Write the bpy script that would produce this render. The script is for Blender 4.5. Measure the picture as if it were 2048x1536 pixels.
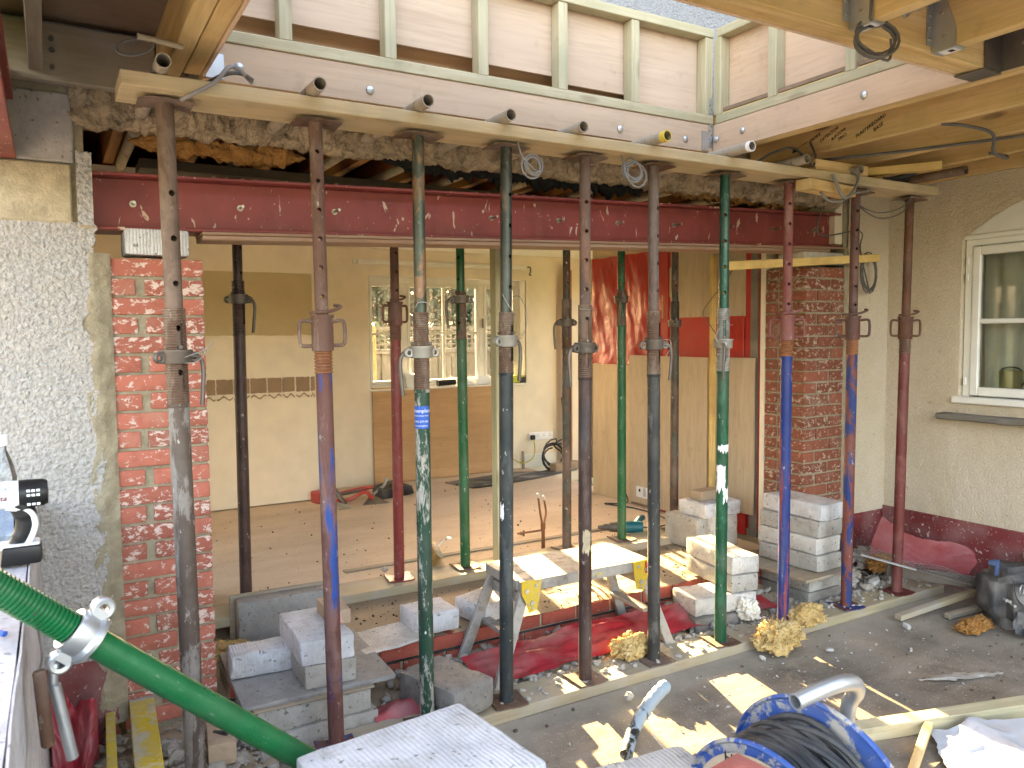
import bpy, bmesh, math, random
from mathutils import Vector, Matrix, Euler, Quaternion, noise as mnoise
rnd = random.Random(7)
sc = bpy.context.scene
for o in list(bpy.data.objects): bpy.data.objects.remove(o)
R = math.radians
# ------------------------------------------------------------------ camera
cam = bpy.data.cameras.new('camera'); cam.sensor_width = 36; cam.lens = 27.74
cam.clip_start = .05; cam.clip_end = 900
co = bpy.data.objects.new('camera', cam); sc.collection.objects.link(co); sc.camera = co
_y, _p, _r = R(30.34), R(-3.664), R(-.5216)
_f = Vector((math.sin(_y), math.cos(_y), 0)); _rt = Vector((math.cos(_y), -math.sin(_y), 0)); _u = Vector((0, 0, 1))
_f2 = _f*math.cos(_p)+_u*math.sin(_p); _u2 = _u*math.cos(_p)-_f*math.sin(_p)
_r3 = _rt*math.cos(_r)+_u2*math.sin(_r); _u3 = _u2*math.cos(_r)-_rt*math.sin(_r)
co.matrix_world = Matrix((( _r3.x, _u3.x, -_f2.x, 0), (_r3.y, _u3.y, -_f2.y, 0), (_r3.z, _u3.z, -_f2.z, 1.65), (0, 0, 0, 1)))
cam.dof.use_dof = True; cam.dof.focus_distance = 3.6; cam.dof.aperture_fstop = 6.0
# ------------------------------------------------------------------ world, sun, exposure
SUN_EL, SUN_AZ = R(16.5), R(12)
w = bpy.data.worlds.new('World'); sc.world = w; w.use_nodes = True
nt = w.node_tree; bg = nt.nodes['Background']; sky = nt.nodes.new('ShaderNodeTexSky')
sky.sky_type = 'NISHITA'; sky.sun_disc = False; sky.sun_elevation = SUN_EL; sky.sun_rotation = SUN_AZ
sky.air_density = 1.0; sky.dust_density = 4.0; sky.ozone_density = 1.0
tint = nt.nodes.new('ShaderNodeMix'); tint.data_type = 'RGBA'; tint.blend_type = 'MULTIPLY'; tint.inputs[0].default_value = 1; tint.inputs[7].default_value = (1, .79, .66, 1)   # warm tint multiplied into the sky colour to warm its light
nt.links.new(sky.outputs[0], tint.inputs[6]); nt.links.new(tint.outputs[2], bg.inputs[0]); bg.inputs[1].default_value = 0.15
sl = bpy.data.lights.new('sun', 'SUN'); sl.energy = 4.8; sl.angle = R(.5); sl.color = (1, .70, .36)
so = bpy.data.objects.new('sun', sl); sc.collection.objects.link(so)
so.rotation_euler = Vector((-math.sin(SUN_AZ)*math.cos(SUN_EL), -math.cos(SUN_AZ)*math.cos(SUN_EL), -math.sin(SUN_EL))).to_track_quat('-Z', 'Y').to_euler()
sc.view_settings.view_transform = 'Standard'; sc.view_settings.look = 'None'
sc.view_settings.gamma = 1; sc.view_settings.use_curve_mapping = False; sc.view_settings.exposure = 4.42
sc.cycles.use_denoising = True; sc.cycles.max_bounces = 10; sc.cycles.diffuse_bounces = 7
sc.cycles.transparent_max_bounces = 12; sc.cycles.sample_clamp_indirect = 6; sc.cycles.caustics_reflective = False; sc.cycles.caustics_refractive = False

# ------------------------------------------------------------------ material helpers
class NT:
    def __init__(s, name, rough=.8, metal=0, spec=.35):
        s.m = bpy.data.materials.new(name); s.m.use_nodes = True; s.t = s.m.node_tree; s.b = s.t.nodes['Principled BSDF']
        s.b.inputs['Roughness'].default_value = rough; s.b.inputs['Metallic'].default_value = metal
        s.b.inputs['Specular IOR Level'].default_value = spec; s._c = None
    def n(s, typ, **kw):
        o = s.t.nodes.new('ShaderNode'+typ)
        for k, v in kw.items(): setattr(o, k, v)
        return o
    def l(s, a, b): s.t.links.new(a, b)
    def setin(s, sock, v):
        if hasattr(v, 'is_output') or isinstance(v, bpy.types.NodeSocket): s.l(v, sock)
        elif isinstance(v, (tuple, list)) and len(v) == 3 and sock.type == 'RGBA': sock.default_value = (*v, 1)
        else: sock.default_value = v
    def co(s):                       # object coords, shifted by a random amount per object
        if s._c is None:
            tc = s.n('TexCoord'); oi = s.n('ObjectInfo'); mu = s.n('Math', operation='MULTIPLY'); mu.inputs[1].default_value = 53.7
            s.rand = oi.outputs['Random']; s.l(s.rand, mu.inputs[0])
            ad = s.n('VectorMath', operation='ADD'); s.l(tc.outputs['Object'], ad.inputs[0]); s.l(mu.outputs[0], ad.inputs[1]); s._c = ad.outputs[0]
        return s._c
    def map(s, scale):
        mp = s.n('Mapping'); s.l(s.co(), mp.inputs[0]); mp.inputs['Scale'].default_value = scale; return mp.outputs[0]
    def noise(s, scale, detail=4, vec=None, rough=.55, dist=0):
        o = s.n('TexNoise'); s.l(vec if vec is not None else s.co(), o.inputs['Vector'])
        o.inputs['Scale'].default_value = scale; o.inputs['Detail'].default_value = detail; o.inputs['Roughness'].default_value = rough; o.inputs['Distortion'].default_value = dist
        return o.outputs['Fac']
    def voro(s, scale, feature='F1', vec=None):
        o = s.n('TexVoronoi', feature=feature); s.l(vec if vec is not None else s.co(), o.inputs['Vector']); o.inputs['Scale'].default_value = scale; return o.outputs['Distance']
    def ramp(s, fac, *st):
        o = s.n('ValToRGB'); s.l(fac, o.inputs[0]); e = o.color_ramp.elements
        while len(e) < len(st): e.new(.5)
        for i, (p, c) in enumerate(st):
            e[i].position = p; e[i].color = (c, c, c, 1) if isinstance(c, (int, float)) else (*c, 1)
        return o.outputs[0]
    def step(s, fac, a, b): return s.ramp(fac, (a, 0.), (b, 1.))
    def mix(s, fac, a, b, mode='MIX'):
        o = s.n('Mix', data_type='RGBA', blend_type=mode); s.setin(o.inputs[0], fac); s.setin(o.inputs[6], a); s.setin(o.inputs[7], b); return o.outputs[2]
    def math(s, op, a, b):
        o = s.n('Math', operation=op); s.setin(o.inputs[0], a); s.setin(o.inputs[1], b); return o.outputs[0]
    def col(s, c): s.setin(s.b.inputs['Base Color'], c)
    def bump(s, h, strength=.4, dist=.01, prev=None):
        o = s.n('Bump'); s.l(h, o.inputs['Height']); o.inputs['Strength'].default_value = strength; o.inputs['Distance'].default_value = dist
        if prev is not None: s.l(prev, o.inputs['Normal'])
        s.l(o.outputs[0], s.b.inputs['Normal']); return o.outputs[0]
def c3(c, k): return tuple(x*k for x in c)
def dusty(t, c, amount=.35, dust=(.36, .33, .29)):
    f = t.step(t.noise(5, 5), .42, .75); f = t.math('MULTIPLY', f, amount); return t.mix(f, c, dust)
def plain(name, c, rough=.7, metal=0, var=.12, dust=0, bump=0, bs=60):
    t = NT(name, rough, metal)
    v = t.ramp(t.noise(7, 6), (.3, c3(c, 1-var)), (.7, c3(c, 1+var)))
    if dust: v = dusty(t, v, dust)
    t.col(v)
    if bump: t.bump(t.noise(bs, 5), bump, .006)
    return t.m
def wood(name, c1, c2, scale=(1.3, 26, 26), knot=.5, stain=None, rough=.75, dust=0.):
    t = NT(name, rough)
    v = t.map(scale); g = t.noise(1, 6, v, .6, .9)
    c = t.ramp(g, (.28, c1), (.5, tuple((a+b)/2 for a, b in zip(c1, c2))), (.72, c2))
    fine = t.noise(3.2, 3, t.map((scale[0]*2, scale[1]*3.2, scale[2]*3.2))); c = t.mix(t.math('MULTIPLY', t.step(fine, .45, .7), .28), c, c3(c1, .62))
    if knot:
        k = t.voro(1, vec=t.map((2.1, 7.5, 7.5))); c = t.mix(t.math('MULTIPLY', t.ramp(k, (.07, 1.), (.15, 0.)), knot), c, (.10, .045, .018))
    if stain: c = t.mix(t.math('MULTIPLY', t.step(t.noise(3.2, 4), .45, .68), .6), c, stain)
    gr = t.step(t.noise(11, 5), .6, .78); c = t.mix(t.math('MULTIPLY', gr, .25), c, (.09, .075, .055))
    if dust: c = dusty(t, c, dust)
    t.col(c); t.bump(g, .25, .004); return t.m
def flake(name, a, b, thr=.5, c=None, cthr=.62, speck=.5, rough=.5, metal=0., dust=.13, stretch=.4, sc=13):
    """old paint a flaking to b, patches of c, pale splashes"""
    t = NT(name, rough, metal)
    v = t.map((1, 1, stretch)); n1 = t.noise(sc, 8, v, .70, .4)
    k = t.mix(t.step(n1, thr-.025, thr+.025), a, b)
    if c: k = t.mix(t.step(t.noise(8, 7, t.map((1.4, 1.4, stretch*.8)), .7), cthr-.03, cthr+.03), k, c)
    k = t.mix(t.math('MULTIPLY', t.step(t.noise(26, 4), .5, .75), .4), k, c3(a, .45))
    k = dusty(t, k, dust)
    sp = t.step(t.noise(48, 4, t.map((1, 1, .55)), .62), .655, .685)
    k = t.mix(t.math('MULTIPLY', sp, speck), k, (.62, .60, .55))
    t.col(k); r = t.ramp(n1, (.3, max(.2, rough-.12)), (.7, min(1, rough+.2))); t.l(r, t.b.inputs['Roughness']); t.bump(n1, .3, .002); return t.m
def block_mat(name, c, stain=(.16, .14, .115), sf=.5, ridged=False, rib=0):
    t = NT(name, .92, 0, .2)
    k = t.ramp(t.noise(9, 7, rough=.68), (.3, c3(c, .70)), (.7, c3(c, 1.08)))
    k = t.mix(t.math('MULTIPLY', t.step(t.noise(5.5, 6, rough=.65), .52, .68), sf), k, stain)
    k = t.mix(t.math('MULTIPLY', t.step(t.noise(23, 6, rough=.7), .57, .63), .35), k, stain); k = t.mix(t.math('MULTIPLY', t.step(t.noise(48, 3), .63, .69), .75), k, c3(stain, .35))
    t.col(k); pr = t.bump(t.noise(70, 6, rough=.7), .6, .006)
    if ridged:
        wv = t.n('TexWave', wave_type='BANDS', bands_direction='X'); mp = t.n('TexCoord'); t.l(mp.outputs['Object'], wv.inputs[0])
        wv.inputs['Scale'].default_value = rib or 26; wv.inputs['Distortion'].default_value = 2.6; wv.inputs['Detail'].default_value = 2; t.bump(wv.outputs['Fac'], .35, .006, pr)
    return t.m
def roughcast(name, c, scale=85, dirt=(.33, .27, .17), df=.3, strength=.9, d=.012, sub=.22):
    t = NT(name, .95, 0, .15)
    v = t.noise(scale, 4, rough=.6); v2 = t.voro(scale*.8, 'SMOOTH_F1')
    h = t.math('SUBTRACT', v, v2)
    k = t.ramp(t.noise(scale, 3), (.32, c3(c, 1-sub)), (.62, c3(c, 1.06)))
    k = t.mix(t.math('MULTIPLY', t.step(t.noise(1.6, 6, rough=.65), .45, .75), df), k, dirt)
    k = t.mix(t.math('MULTIPLY', t.step(t.noise(14, 4), .68, .74), .6), k, c3(dirt, .7))
    t.col(k); t.bump(h, strength, d); return t.m
M = {}
M['sawn'] = wood('sawn_timber', (.47, .29, .10), (.76, .57, .29), scale=(.9, 15, 15), knot=.75, stain=(.44, .33, .14))
M['sawn_mid'] = wood('grey_beige_timber', (.43, .33, .18), (.58, .47, .29), knot=.45, stain=(.34, .30, .19), dust=.15)
M['sawn_green'] = wood('treated_timber', (.37, .32, .19), (.52, .47, .32), knot=.35, stain=(.30, .30, .19))
M['sawn_orange'] = wood('old_joist_timber', (.32, .14, .045), (.46, .225, .085), knot=.4)
M['sawn_dark'] = wood('shade_dark_timber', (.075, .06, .045), (.12, .10, .075), knot=.2)  # plank darkened in its colour to stand for the shade above the beam
M['sawn_dusty'] = wood('dusty_timber', (.30, .24, .15), (.43, .36, .235), knot=.35, dust=.8, stain=(.30, .29, .17))
M['sawn_grey'] = wood('weathered_timber', (.24, .19, .13), (.36, .30, .21), knot=.3, dust=.5)
M['sawn_yellow'] = wood('yellow_batten', (.62, .42, .13), (.76, .56, .22), knot=.7, stain=(.30, .17, .05))
M['ply_pink'] = wood('pink_plywood', (.47, .345, .24), (.57, .435, .315), scale=(.7, 7, 7), knot=.12, stain=(.50, .38, .28), rough=.8)
M['ply_peach'] = wood('peach_plywood', (.52, .36, .235), (.62, .46, .32), scale=(7, .7, 7), knot=.1, stain=(.50, .36, .26), rough=.8)
M['ply_inner'] = wood('pale_plywood', (.52, .38, .22), (.64, .50, .31), scale=(6, 6, .6), knot=.1)
M['ply_grey'] = wood('greyish_plywood', (.42, .33, .22), (.52, .42, .29), scale=(6, 6, .6), knot=.1)
M['ply_brown'] = wood('brown_plywood', (.40, .235, .105), (.52, .33, .165), scale=(.8, 8, 8), knot=.15, stain=(.36, .22, .11))
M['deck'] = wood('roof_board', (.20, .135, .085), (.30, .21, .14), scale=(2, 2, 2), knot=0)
M['plate_brown'] = wood('brown_packing_strip', (.26, .155, .10), (.38, .25, .17), knot=0, dust=.2)
M['hardboard'] = plain('brown_board', (.36, .14, .045), .6, var=.15)
M['black'] = plain('black_rubber', (.018, .018, .02), .5, dust=.25)
M['black_clean'] = plain('black_plastic', (.012, .012, .013), .4)
M['dark'] = plain('dark_soot', (.016, .014, .012), .95, bump=.8)
M['grey_cable'] = plain('grey_cable_sheath', (.20, .195, .195), .5, dust=.3)
M['dark_cable'] = plain('dark_grey_cable', (.085, .08, .078), .5, dust=.25)
M['yellow_cable'] = plain('yellow_cable_sheath', (.50, .46, .05), .5)
M['galv'] = plain('galvanised_steel', (.50, .53, .55), .38, .85, .18, dust=.2)
M['galv_dull'] = plain('dull_galvanised_tube', (.34, .33, .30), .5, .55, .2, dust=.4, bump=.1)
M['tube_rusty'] = flake('rust_specked_tube', (.38, .33, .26), (.24, .16, .09), .6, speck=.3, rough=.6, metal=.3)
M['alu'] = flake('dusty_aluminium', (.36, .35, .33), (.30, .28, .25), .55, (.26, .23, .18), .6, speck=.3, rough=.55, metal=.4, dust=.5, stretch=1)
M['steel_dark'] = plain('dark_steel', (.13, .11, .095), .5, .6, .2, dust=.3)
M['steel_rust'] = flake('rusty_steel', (.095, .05, .03), (.15, .085, .052), .5, speck=.15, rough=.8, metal=.1, dust=.4)
M['bright_bolt'] = plain('zinc_bolt', (.42, .40, .33), .35, .9, .1)
M['copper'] = plain('copper_pipe', (.22, .115, .07), .35, .9, .15, dust=.15)
M['glass_pot'] = plain('brass_pot', (.42, .36, .18), .4, .3)
M['white_paint'] = plain('white_gloss_paint', (.74, .73, .67), .4, var=.05, dust=.12)
M['white_plastic'] = plain('white_plastic', (.78, .79, .80), .4, var=.03, dust=.1)
M['cream'] = plain('cream_wall_paint', (.76, .68, .53), .85, var=.05, dust=.1)
M['cream2'] = plain('yellowed_wall_patch', (.50, .41, .235), .85, var=.06)
M['plaster'] = plain('white_ceiling_paint', (.86, .83, .77), .9, var=.04)
M['adhesive'] = plain('brown_tile_adhesive', (.30, .205, .13), .9, var=.15, bump=.4)
M['red_sheet'] = NT('red_polythene', .25, 0, .5).m
def _red(name, c, rough, dust):
    t = NT(name, rough, 0, .5); k = t.ramp(t.noise(3, 5), (.3, c3(c, .85)), (.7, c3(c, 1.1)))
    if dust: k = dusty(t, k, dust, (.40, .30, .28))
    t.col(k); t.bump(t.noise(16, 4, dist=1.2), .25, .01); return t.m
M['red_sheet'] = _red('red_polythene', (.42, .016, .010), .30, .10)
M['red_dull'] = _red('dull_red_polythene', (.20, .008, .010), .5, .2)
M['red_dpm'] = _red('dusty_red_membrane', (.30, .016, .028), .5, .55)
M['red_primer'] = None
def _beam():
    t = NT('red_oxide_paint', .5, 0, .4); c = (.215, .042, .036)
    k = t.ramp(t.noise(4, 6), (.3, c3(c, .75)), (.7, c3(c, 1.2)))
    k = t.mix(t.math('MULTIPLY', t.step(t.noise(9, 6, t.map((1, 1, .35))), .55, .75), .3), k, (.30, .13, .10))
    s1 = t.step(t.noise(19, 3, t.map((1.1, 1, .55)), .6, .6), .655, .685); k = t.mix(t.math('MULTIPLY', s1, .85), k, (.58, .45, .33))
    k = t.mix(t.math('MULTIPLY', t.step(t.noise(60, 2), .70, .74), .7), k, (.60, .52, .42))
    t.col(k); t.bump(s1, .3, .003); return t.m
M['red_primer'] = _beam()
def _brick(name, c, scrap, thr):
    t = NT(name, .9, 0, .2); t.co()
    k = t.ramp(t.rand, (0, c3(c, .82)), (.5, c), (1, c3(c, 1.22)))
    k = t.mix(t.math('MULTIPLY', t.step(t.noise(22, 5), .5, .7), .4), k, c3(c, .62))
    n = t.noise(30, 6, t.map((1, 1, 1.5)), .72, .35); th = t.math('MULTIPLY_ADD', t.rand, .07); th.node.inputs[2].default_value = thr
    f = t.step(t.math('SUBTRACT', n, th), .0, .03); k = t.mix(t.math('MULTIPLY', f, .88), k, scrap)
    k = t.mix(t.math('MULTIPLY', t.step(t.noise(7, 4), .55, .75), .25), k, (.40, .33, .26))
    t.col(k); pr = t.bump(t.noise(60, 5), .45, .006); t.bump(f, .4, .003, pr); return t.m
M['brick'] = _brick('red_brick_render_scraps', (.37, .125, .085), (.64, .52, .45), .518)
M['brick_r'] = _brick('brown_red_brick', (.225, .078, .046), (.50, .40, .30), .528)
M['brick_step'] = _brick('old_step_brick', (.30, .075, .05), (.42, .33, .25), .60)
M['brick_buff'] = _brick('buff_brick', (.40, .30, .205), (.58, .46, .32), .62)
M['brick_eng'] = plain('smooth_red_brick', (.36, .075, .055), .7, var=.12, dust=.25, bump=.15)
def _mortar(name, c):
    t = NT(name, .95, 0, .1); k = t.ramp(t.noise(16, 7, rough=.65), (.3, c3(c, .72)), (.7, c3(c, 1.15)))
    t.col(k); t.bump(t.noise(45, 7, rough=.7, dist=.5), .9, .014); return t.m
M['mortar'] = _mortar('grey_green_mortar', (.36, .31, .215))
M['mortar_pale'] = _mortar('pale_mortar', (.52, .44, .30))
def _broken():
    t = NT('broken_masonry', .96, 0, .1); c = (.50, .39, .255)
    k = t.ramp(t.noise(12, 8, rough=.72), (.3, c3(c, .55)), (.52, c), (.72, c3(c, 1.3)))
    k = t.mix(t.math('MULTIPLY', t.step(t.noise(70, 3), .56, .64), .45), k, (.26, .21, .155)); k = t.mix(t.math('MULTIPLY', t.ramp(t.noise(5, 6, rough=.7, dist=1.5), (.47, 0.), (.5, 1.), (.53, 0.)), .6), k, (.11, .085, .06))
    t.col(k); t.bump(t.noise(60, 8, rough=.75), 1.0, .02); return t.m
M['broken'] = _broken()
M['roughcast_l'] = roughcast('white_roughcast', (.46, .44, .415), 75, (.52, .42, .27), .30, 1.0, .012, .26)
M['roughcast_r'] = roughcast('cream_roughcast', (.56, .485, .375), 120, (.42, .33, .17), .45, .55, .008, .15)
M['roughcast_u'] = roughcast('upper_pebbledash', (.36, .355, .35), 110, (.5, .45, .38), .15, .8, .01)
M['block_white'] = block_mat('white_aerated_block', (.62, .62, .63), (.30, .265, .22), sf=.38, ridged=True)
M['block_dusty'] = block_mat('dusty_aerated_block', (.60, .575, .53), (.36, .31, .24), .5, ridged=True)
M['block_grey'] = block_mat('grey_concrete_block', (.42, .40, .36), (.24, .21, .165), .5)
M['block_dark'] = block_mat('dark_concrete_block', (.25, .235, .21), (.11, .095, .08), .6)
M['block_wall'] = block_mat('wall_block', (.40, .375, .35), (.27, .25, .23), .45)
M['whitewash'] = block_mat('whitewashed_block', (.58, .575, .60), (.40, .36, .33), .35)
M['concrete'] = block_mat('old_concrete', (.33, .32, .30), (.19, .175, .155), .5)
def _terrace():
    t = NT('dusty_screed', .93, 0, .2)
    k = t.ramp(t.noise(1.7, 8, rough=.65), (.3, (.13, .107, .08)), (.5, (.23, .194, .147)), (.72, (.36, .31, .24)))
    st = t.noise(1, 6, t.map((2.2, 7, 1)), .65, .8); k = t.mix(t.math('MULTIPLY', t.step(st, .48, .70), .5), k, (.34, .30, .24)); k = t.mix(t.math('MULTIPLY', t.step(t.noise(.8, 5), .48, .64), .35), k, (.33, .29, .225))
    k = t.mix(t.math('MULTIPLY', t.step(t.noise(5, 5), .58, .72), .45), k, (.095, .08, .064))
    k = t.mix(t.math('MULTIPLY', t.step(t.noise(95, 2), .665, .70), .8), k, (.50, .47, .42))
    k = t.mix(t.math('MULTIPLY', t.step(t.noise(38, 3), .69, .72), .85), k, (.035, .028, .022))
    sp_ = t.n('SeparateXYZ'); tc_ = t.n('TexCoord'); t.l(tc_.outputs['Object'], sp_.inputs[0]); dd = t.math('ABSOLUTE', t.math('SUBTRACT', sp_.outputs['Y'], 2.80), 0); dd = t.math('ADD', dd, t.math('MULTIPLY', t.noise(4, 6, rough=.65), .45)); k = t.mix(t.math('MULTIPLY', t.ramp(dd, (.18, 1.), (.5, 0.)), .7), k, (.40, .355, .285))   # pale mortar dust drifted along the sole plate
    t.col(k); pr = t.bump(t.noise(60, 6, rough=.7), .5, .006); t.bump(t.noise(6, 4), .2, .02, pr); return t.m
M['terrace'] = _terrace()
def _screed(name, a, b):
    t = NT(name, .9, 0, .2)
    k = t.ramp(t.noise(1.2, 8, t.map((1, 2.4, 1)), rough=.62), (.3, a), (.7, b))
    k = t.mix(t.math('MULTIPLY', t.step(t.noise(55, 2), .67, .70), .7), k, c3(a, .3))
    k = t.mix(t.math('MULTIPLY', t.step(t.noise(9, 5, t.map((1, 2.5, 1))), .6, .72), .3), k, c3(a, .6))
    t.col(k); t.bump(t.noise(40, 5), .25, .004); return t.m
M['floor'] = _screed('pale_dusty_floor', (.52, .41, .29), (.68, .55, .41))
M['dirt'] = _screed('dust_and_dirt', (.25, .19, .125), (.40, .32, .215))
def _plinth():
    t = NT('red_plinth_paint', .55, 0, .35); c = (.15, .028, .028)
    k = t.ramp(t.noise(3, 6), (.3, c3(c, .8)), (.7, c3(c, 1.35))); k = dusty(t, k, .35, (.34, .27, .25))
    s = t.step(t.noise(30, 4, t.map((1.2, 1, .8)), .6, 1.8), .63, .66); k = t.mix(t.math('MULTIPLY', s, .8), k, (.62, .55, .48))
    t.col(k); t.bump(t.noise(40, 4), .35, .005); return t.m
M['plinth'] = _plinth()
def _wool():
    t = NT('mineral_wool', 1, 0, .05)
    k = t.ramp(t.noise(16, 6, rough=.7), (.25, (.40, .25, .08)), (.5, (.60, .43, .18)), (.78, (.74, .62, .38)))
    t.col(k); t.bump(t.noise(45, 6, dist=1.5), .9, .02); return t.m
M['wool'] = _wool()
def _wool2():
    t = NT('orange_wool', 1, 0, .05)
    k = t.ramp(t.noise(16, 6, rough=.7), (.25, (.22, .10, .03)), (.55, (.38, .19, .06)), (.8, (.50, .31, .12)))
    t.col(k); t.bump(t.noise(40, 6, dist=1.5), .9, .02); return t.m
M['wool_orange'] = _wool2()
def _glass(name, dust, tint=(.9, .93, .92), streak=(1, 1, 1)):
    t = NT(name, .1); nt = t.t; out = nt.nodes['Material Output']
    tr = t.n('BsdfTransparent'); tr.inputs[0].default_value = (*tint, 1)
    gl = t.n('BsdfGlossy'); gl.inputs['Roughness'].default_value = .03
    fr = t.n('Fresnel'); fr.inputs[0].default_value = 1.45
    m1 = t.n('MixShader'); t.l(fr.outputs[0], m1.inputs[0]); t.l(tr.outputs[0], m1.inputs[1]); t.l(gl.outputs[0], m1.inputs[2])
    d = t.n('BsdfTranslucent'); d.inputs[0].default_value = (.8, .78, .72, 1); d2 = t.n('BsdfDiffuse'); d2.inputs[0].default_value = (.6, .58, .53, 1)
    md = t.n('MixShader'); md.inputs[0].default_value = .35; t.l(d.outputs[0], md.inputs[1]); t.l(d2.outputs[0], md.inputs[2])
    a = t.step(t.noise(1, 5, t.map((16, 1, 1.6)), .6), .38, .8); b = t.step(t.noise(45, 3), .56, .68)
    f = t.math('MULTIPLY', t.math('ADD', t.math('MULTIPLY', a, .6), t.math('MULTIPLY', b, .8)), dust)
    m2 = t.n('MixShader'); t.l(f, m2.inputs[0]); t.l(m1.outputs[0], m2.inputs[1]); t.l(md.outputs[0], m2.inputs[2]); t.l(m2.outputs[0], out.inputs[0]); return t.m
M['glass_dusty'] = _glass('dusty_window_glass', .022)
M['glass'] = _glass('window_glass', .02)
M['bottle'] = _glass('clear_bottle_plastic', .18, (.90, .95, 1.0))
M['grass'] = plain('lawn_grass', (.035, .06, .012), .9, var=.4, bump=.5, bs=40)
M['hedge'] = plain('dark_hedge_leaf', (.035, .05, .022), .7, var=.5)
M['fence'] = wood('grey_fence_board', (.085, .078, .065), (.13, .12, .10), scale=(9, 9, .8), knot=.2)
M['rail'] = wood('orange_rail', (.28, .15, .045), (.36, .21, .075), knot=.3)
M['curtain'] = plain('pale_curtain', (.72, .69, .60), .9, var=.1)
M['paint_blue'] = flake('worn_blue_paint', (.020, .075, .30), (.36, .34, .30), .535, speck=.4, rough=.45, dust=.3, stretch=1)
M['green_gloss'] = flake('bright_green_paint', (.004, .105, .030), (.01, .13, .045), .6, speck=.12, rough=.3, dust=.06)
M['yellow_worn'] = flake('worn_yellow_paint', (.60, .46, .02), (.52, .49, .34), .54, speck=.2, rough=.6, dust=.5, stretch=1)
M['yellow_plate'] = flake('yellow_plate_paint', (.58, .40, .015), (.33, .27, .13), .60, speck=.2, rough=.55, dust=.35, stretch=1, sc=40)
M['duct_tape'] = plain('grey_blue_tape', (.30, .37, .42), .5, var=.12, dust=.2, bump=.3)
M['poly_white'] = plain('white_polythene', (.47, .485, .52), .35, var=.05, dust=.25, bump=.1, bs=14)
M['bag'] = plain('dusty_black_canvas', (.055, .055, .058), .8, var=.25, dust=.7, bump=.3)
M['teal'] = plain('teal_plastic', (.01, .10, .12), .45, dust=.4)
M['red_tool'] = plain('red_tool_paint', (.42, .03, .02), .5, dust=.3)
M['lime'] = plain('lime_plastic', (.45, .48, .04), .5)
M['sticker_blue'] = plain('blue_sticker', (.03, .10, .42), .5, var=.06)
M['ink'] = plain('black_ink', (.012, .010, .009), .8, var=0)
M['white_ink'] = plain('white_print', (.75, .76, .78), .6, var=0)
M['label_tan'] = plain('tan_paper_label', (.52, .42, .29), .7, var=.15, dust=.35)
M['paper'] = plain('white_label', (.72, .72, .72), .6, var=.03)
M['bristle'] = wood('broom_bristle', (.34, .18, .05), (.5, .3, .1), knot=0)
M['cup'] = plain('stained_paper_cup', (.70, .66, .55), .6, var=.25)
M['slate'] = plain('slate_sill', (.16, .145, .12), .7, var=.2, dust=.4, bump=.3)
M['pink_plaster'] = plain('pink_plaster_scrap', (.60, .30, .25), .9, bump=.3)
# prop paints
M['p1o'] = flake('p1_outer', (.105, .078, .063), (.25, .225, .205), .53, (.10, .16, .28), .70, speck=.5, rough=.6, metal=.3, stretch=.25)
M['p1i'] = flake('p1_inner', (.13, .085, .062), (.18, .125, .095), .5, speck=.12, rough=.6, metal=.3)
M['p2o'] = flake('p2_outer', (.115, .044, .034), (.165, .085, .07), .52, (.015, .055, .24), .545, speck=.3, rough=.6, dust=.14, stretch=.25)
M['p2i'] = flake('p2_inner', (.115, .058, .040), (.18, .115, .085), .55, speck=.4, rough=.7)
M['p3o'] = flake('p3_outer', (.012, .048, .028), (.33, .31, .27), .535, (.015, .035, .022), .56, speck=.9, rough=.5, dust=.1, sc=24, stretch=.3)
M['p3i'] = flake('p3_inner', (.05, .065, .05), (.21, .12, .065), .52, speck=.2, rough=.35, metal=.4)
M['p4o'] = flake('p4_outer', (.024, .032, .034), (.062, .07, .07), .54, (.02, .065, .06), .63, speck=.45, rough=.5, metal=.2, stretch=.2)
M['p4i'] = flake('p4_inner', (.045, .055, .05), (.15, .10, .07), .58, speck=.15, rough=.3, metal=.5)
M['p5o'] = flake('p5_outer', (.050, .027, .024), (.085, .056, .047), .55, (.035, .04, .055), .62, speck=.35, rough=.5, metal=.2, stretch=.2)
M['p5i'] = flake('p5_inner', (.19, .10, .066), (.12, .078, .066), .5, speck=.2, rough=.7)
M['p6o'] = flake('p6_outer', (.032, .034, .033), (.10, .096, .088), .575, (.02, .045, .045), .62, speck=.6, rough=.5, metal=.2, stretch=.25)
M['p6i'] = flake('p6_inner', (.12, .085, .072), (.17, .135, .12), .5, speck=.3, rough=.6, metal=.3)
M['p7o'] = flake('p7_outer', (.006, .060, .028), (.015, .10, .05), .55, (.10, .12, .10), .70, speck=.55, rough=.35, dust=.15)
M['p7i'] = flake('p7_inner', (.012, .062, .042), (.12, .17, .15), .60, speck=.15, rough=.25, metal=.3, dust=.1)
M['p8o'] = flake('p8_outer', (.010, .026, .15), (.23, .045, .03), .535, (.06, .08, .16), .60, speck=.35, rough=.5, dust=.1, stretch=.12)
M['p8i'] = flake('p8_inner', (.17, .05, .042), (.22, .10, .08), .55, speck=.3, rough=.6)
M['p9o'] = flake('p9_outer', (.145, .040, .028), (.012, .03, .13), .505, speck=.45, rough=.6, dust=.08)
M['p9i'] = flake('p9_inner', (.105, .038, .028), (.085, .042, .035), .5, speck=.3, rough=.6)
M['p10o'] = flake('p10_outer', (.115, .022, .018), (.155, .042, .034), .55, speck=.3, rough=.5, dust=.15)
M['p10i'] = flake('p10_inner', (.115, .048, .025), (.085, .035, .02), .5, speck=.15, rough=.7)
M['thread'] = flake('rusty_thread', (.22, .16, .12), (.14, .085, .058), .5, speck=.25, rough=.6, metal=.3)
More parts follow.
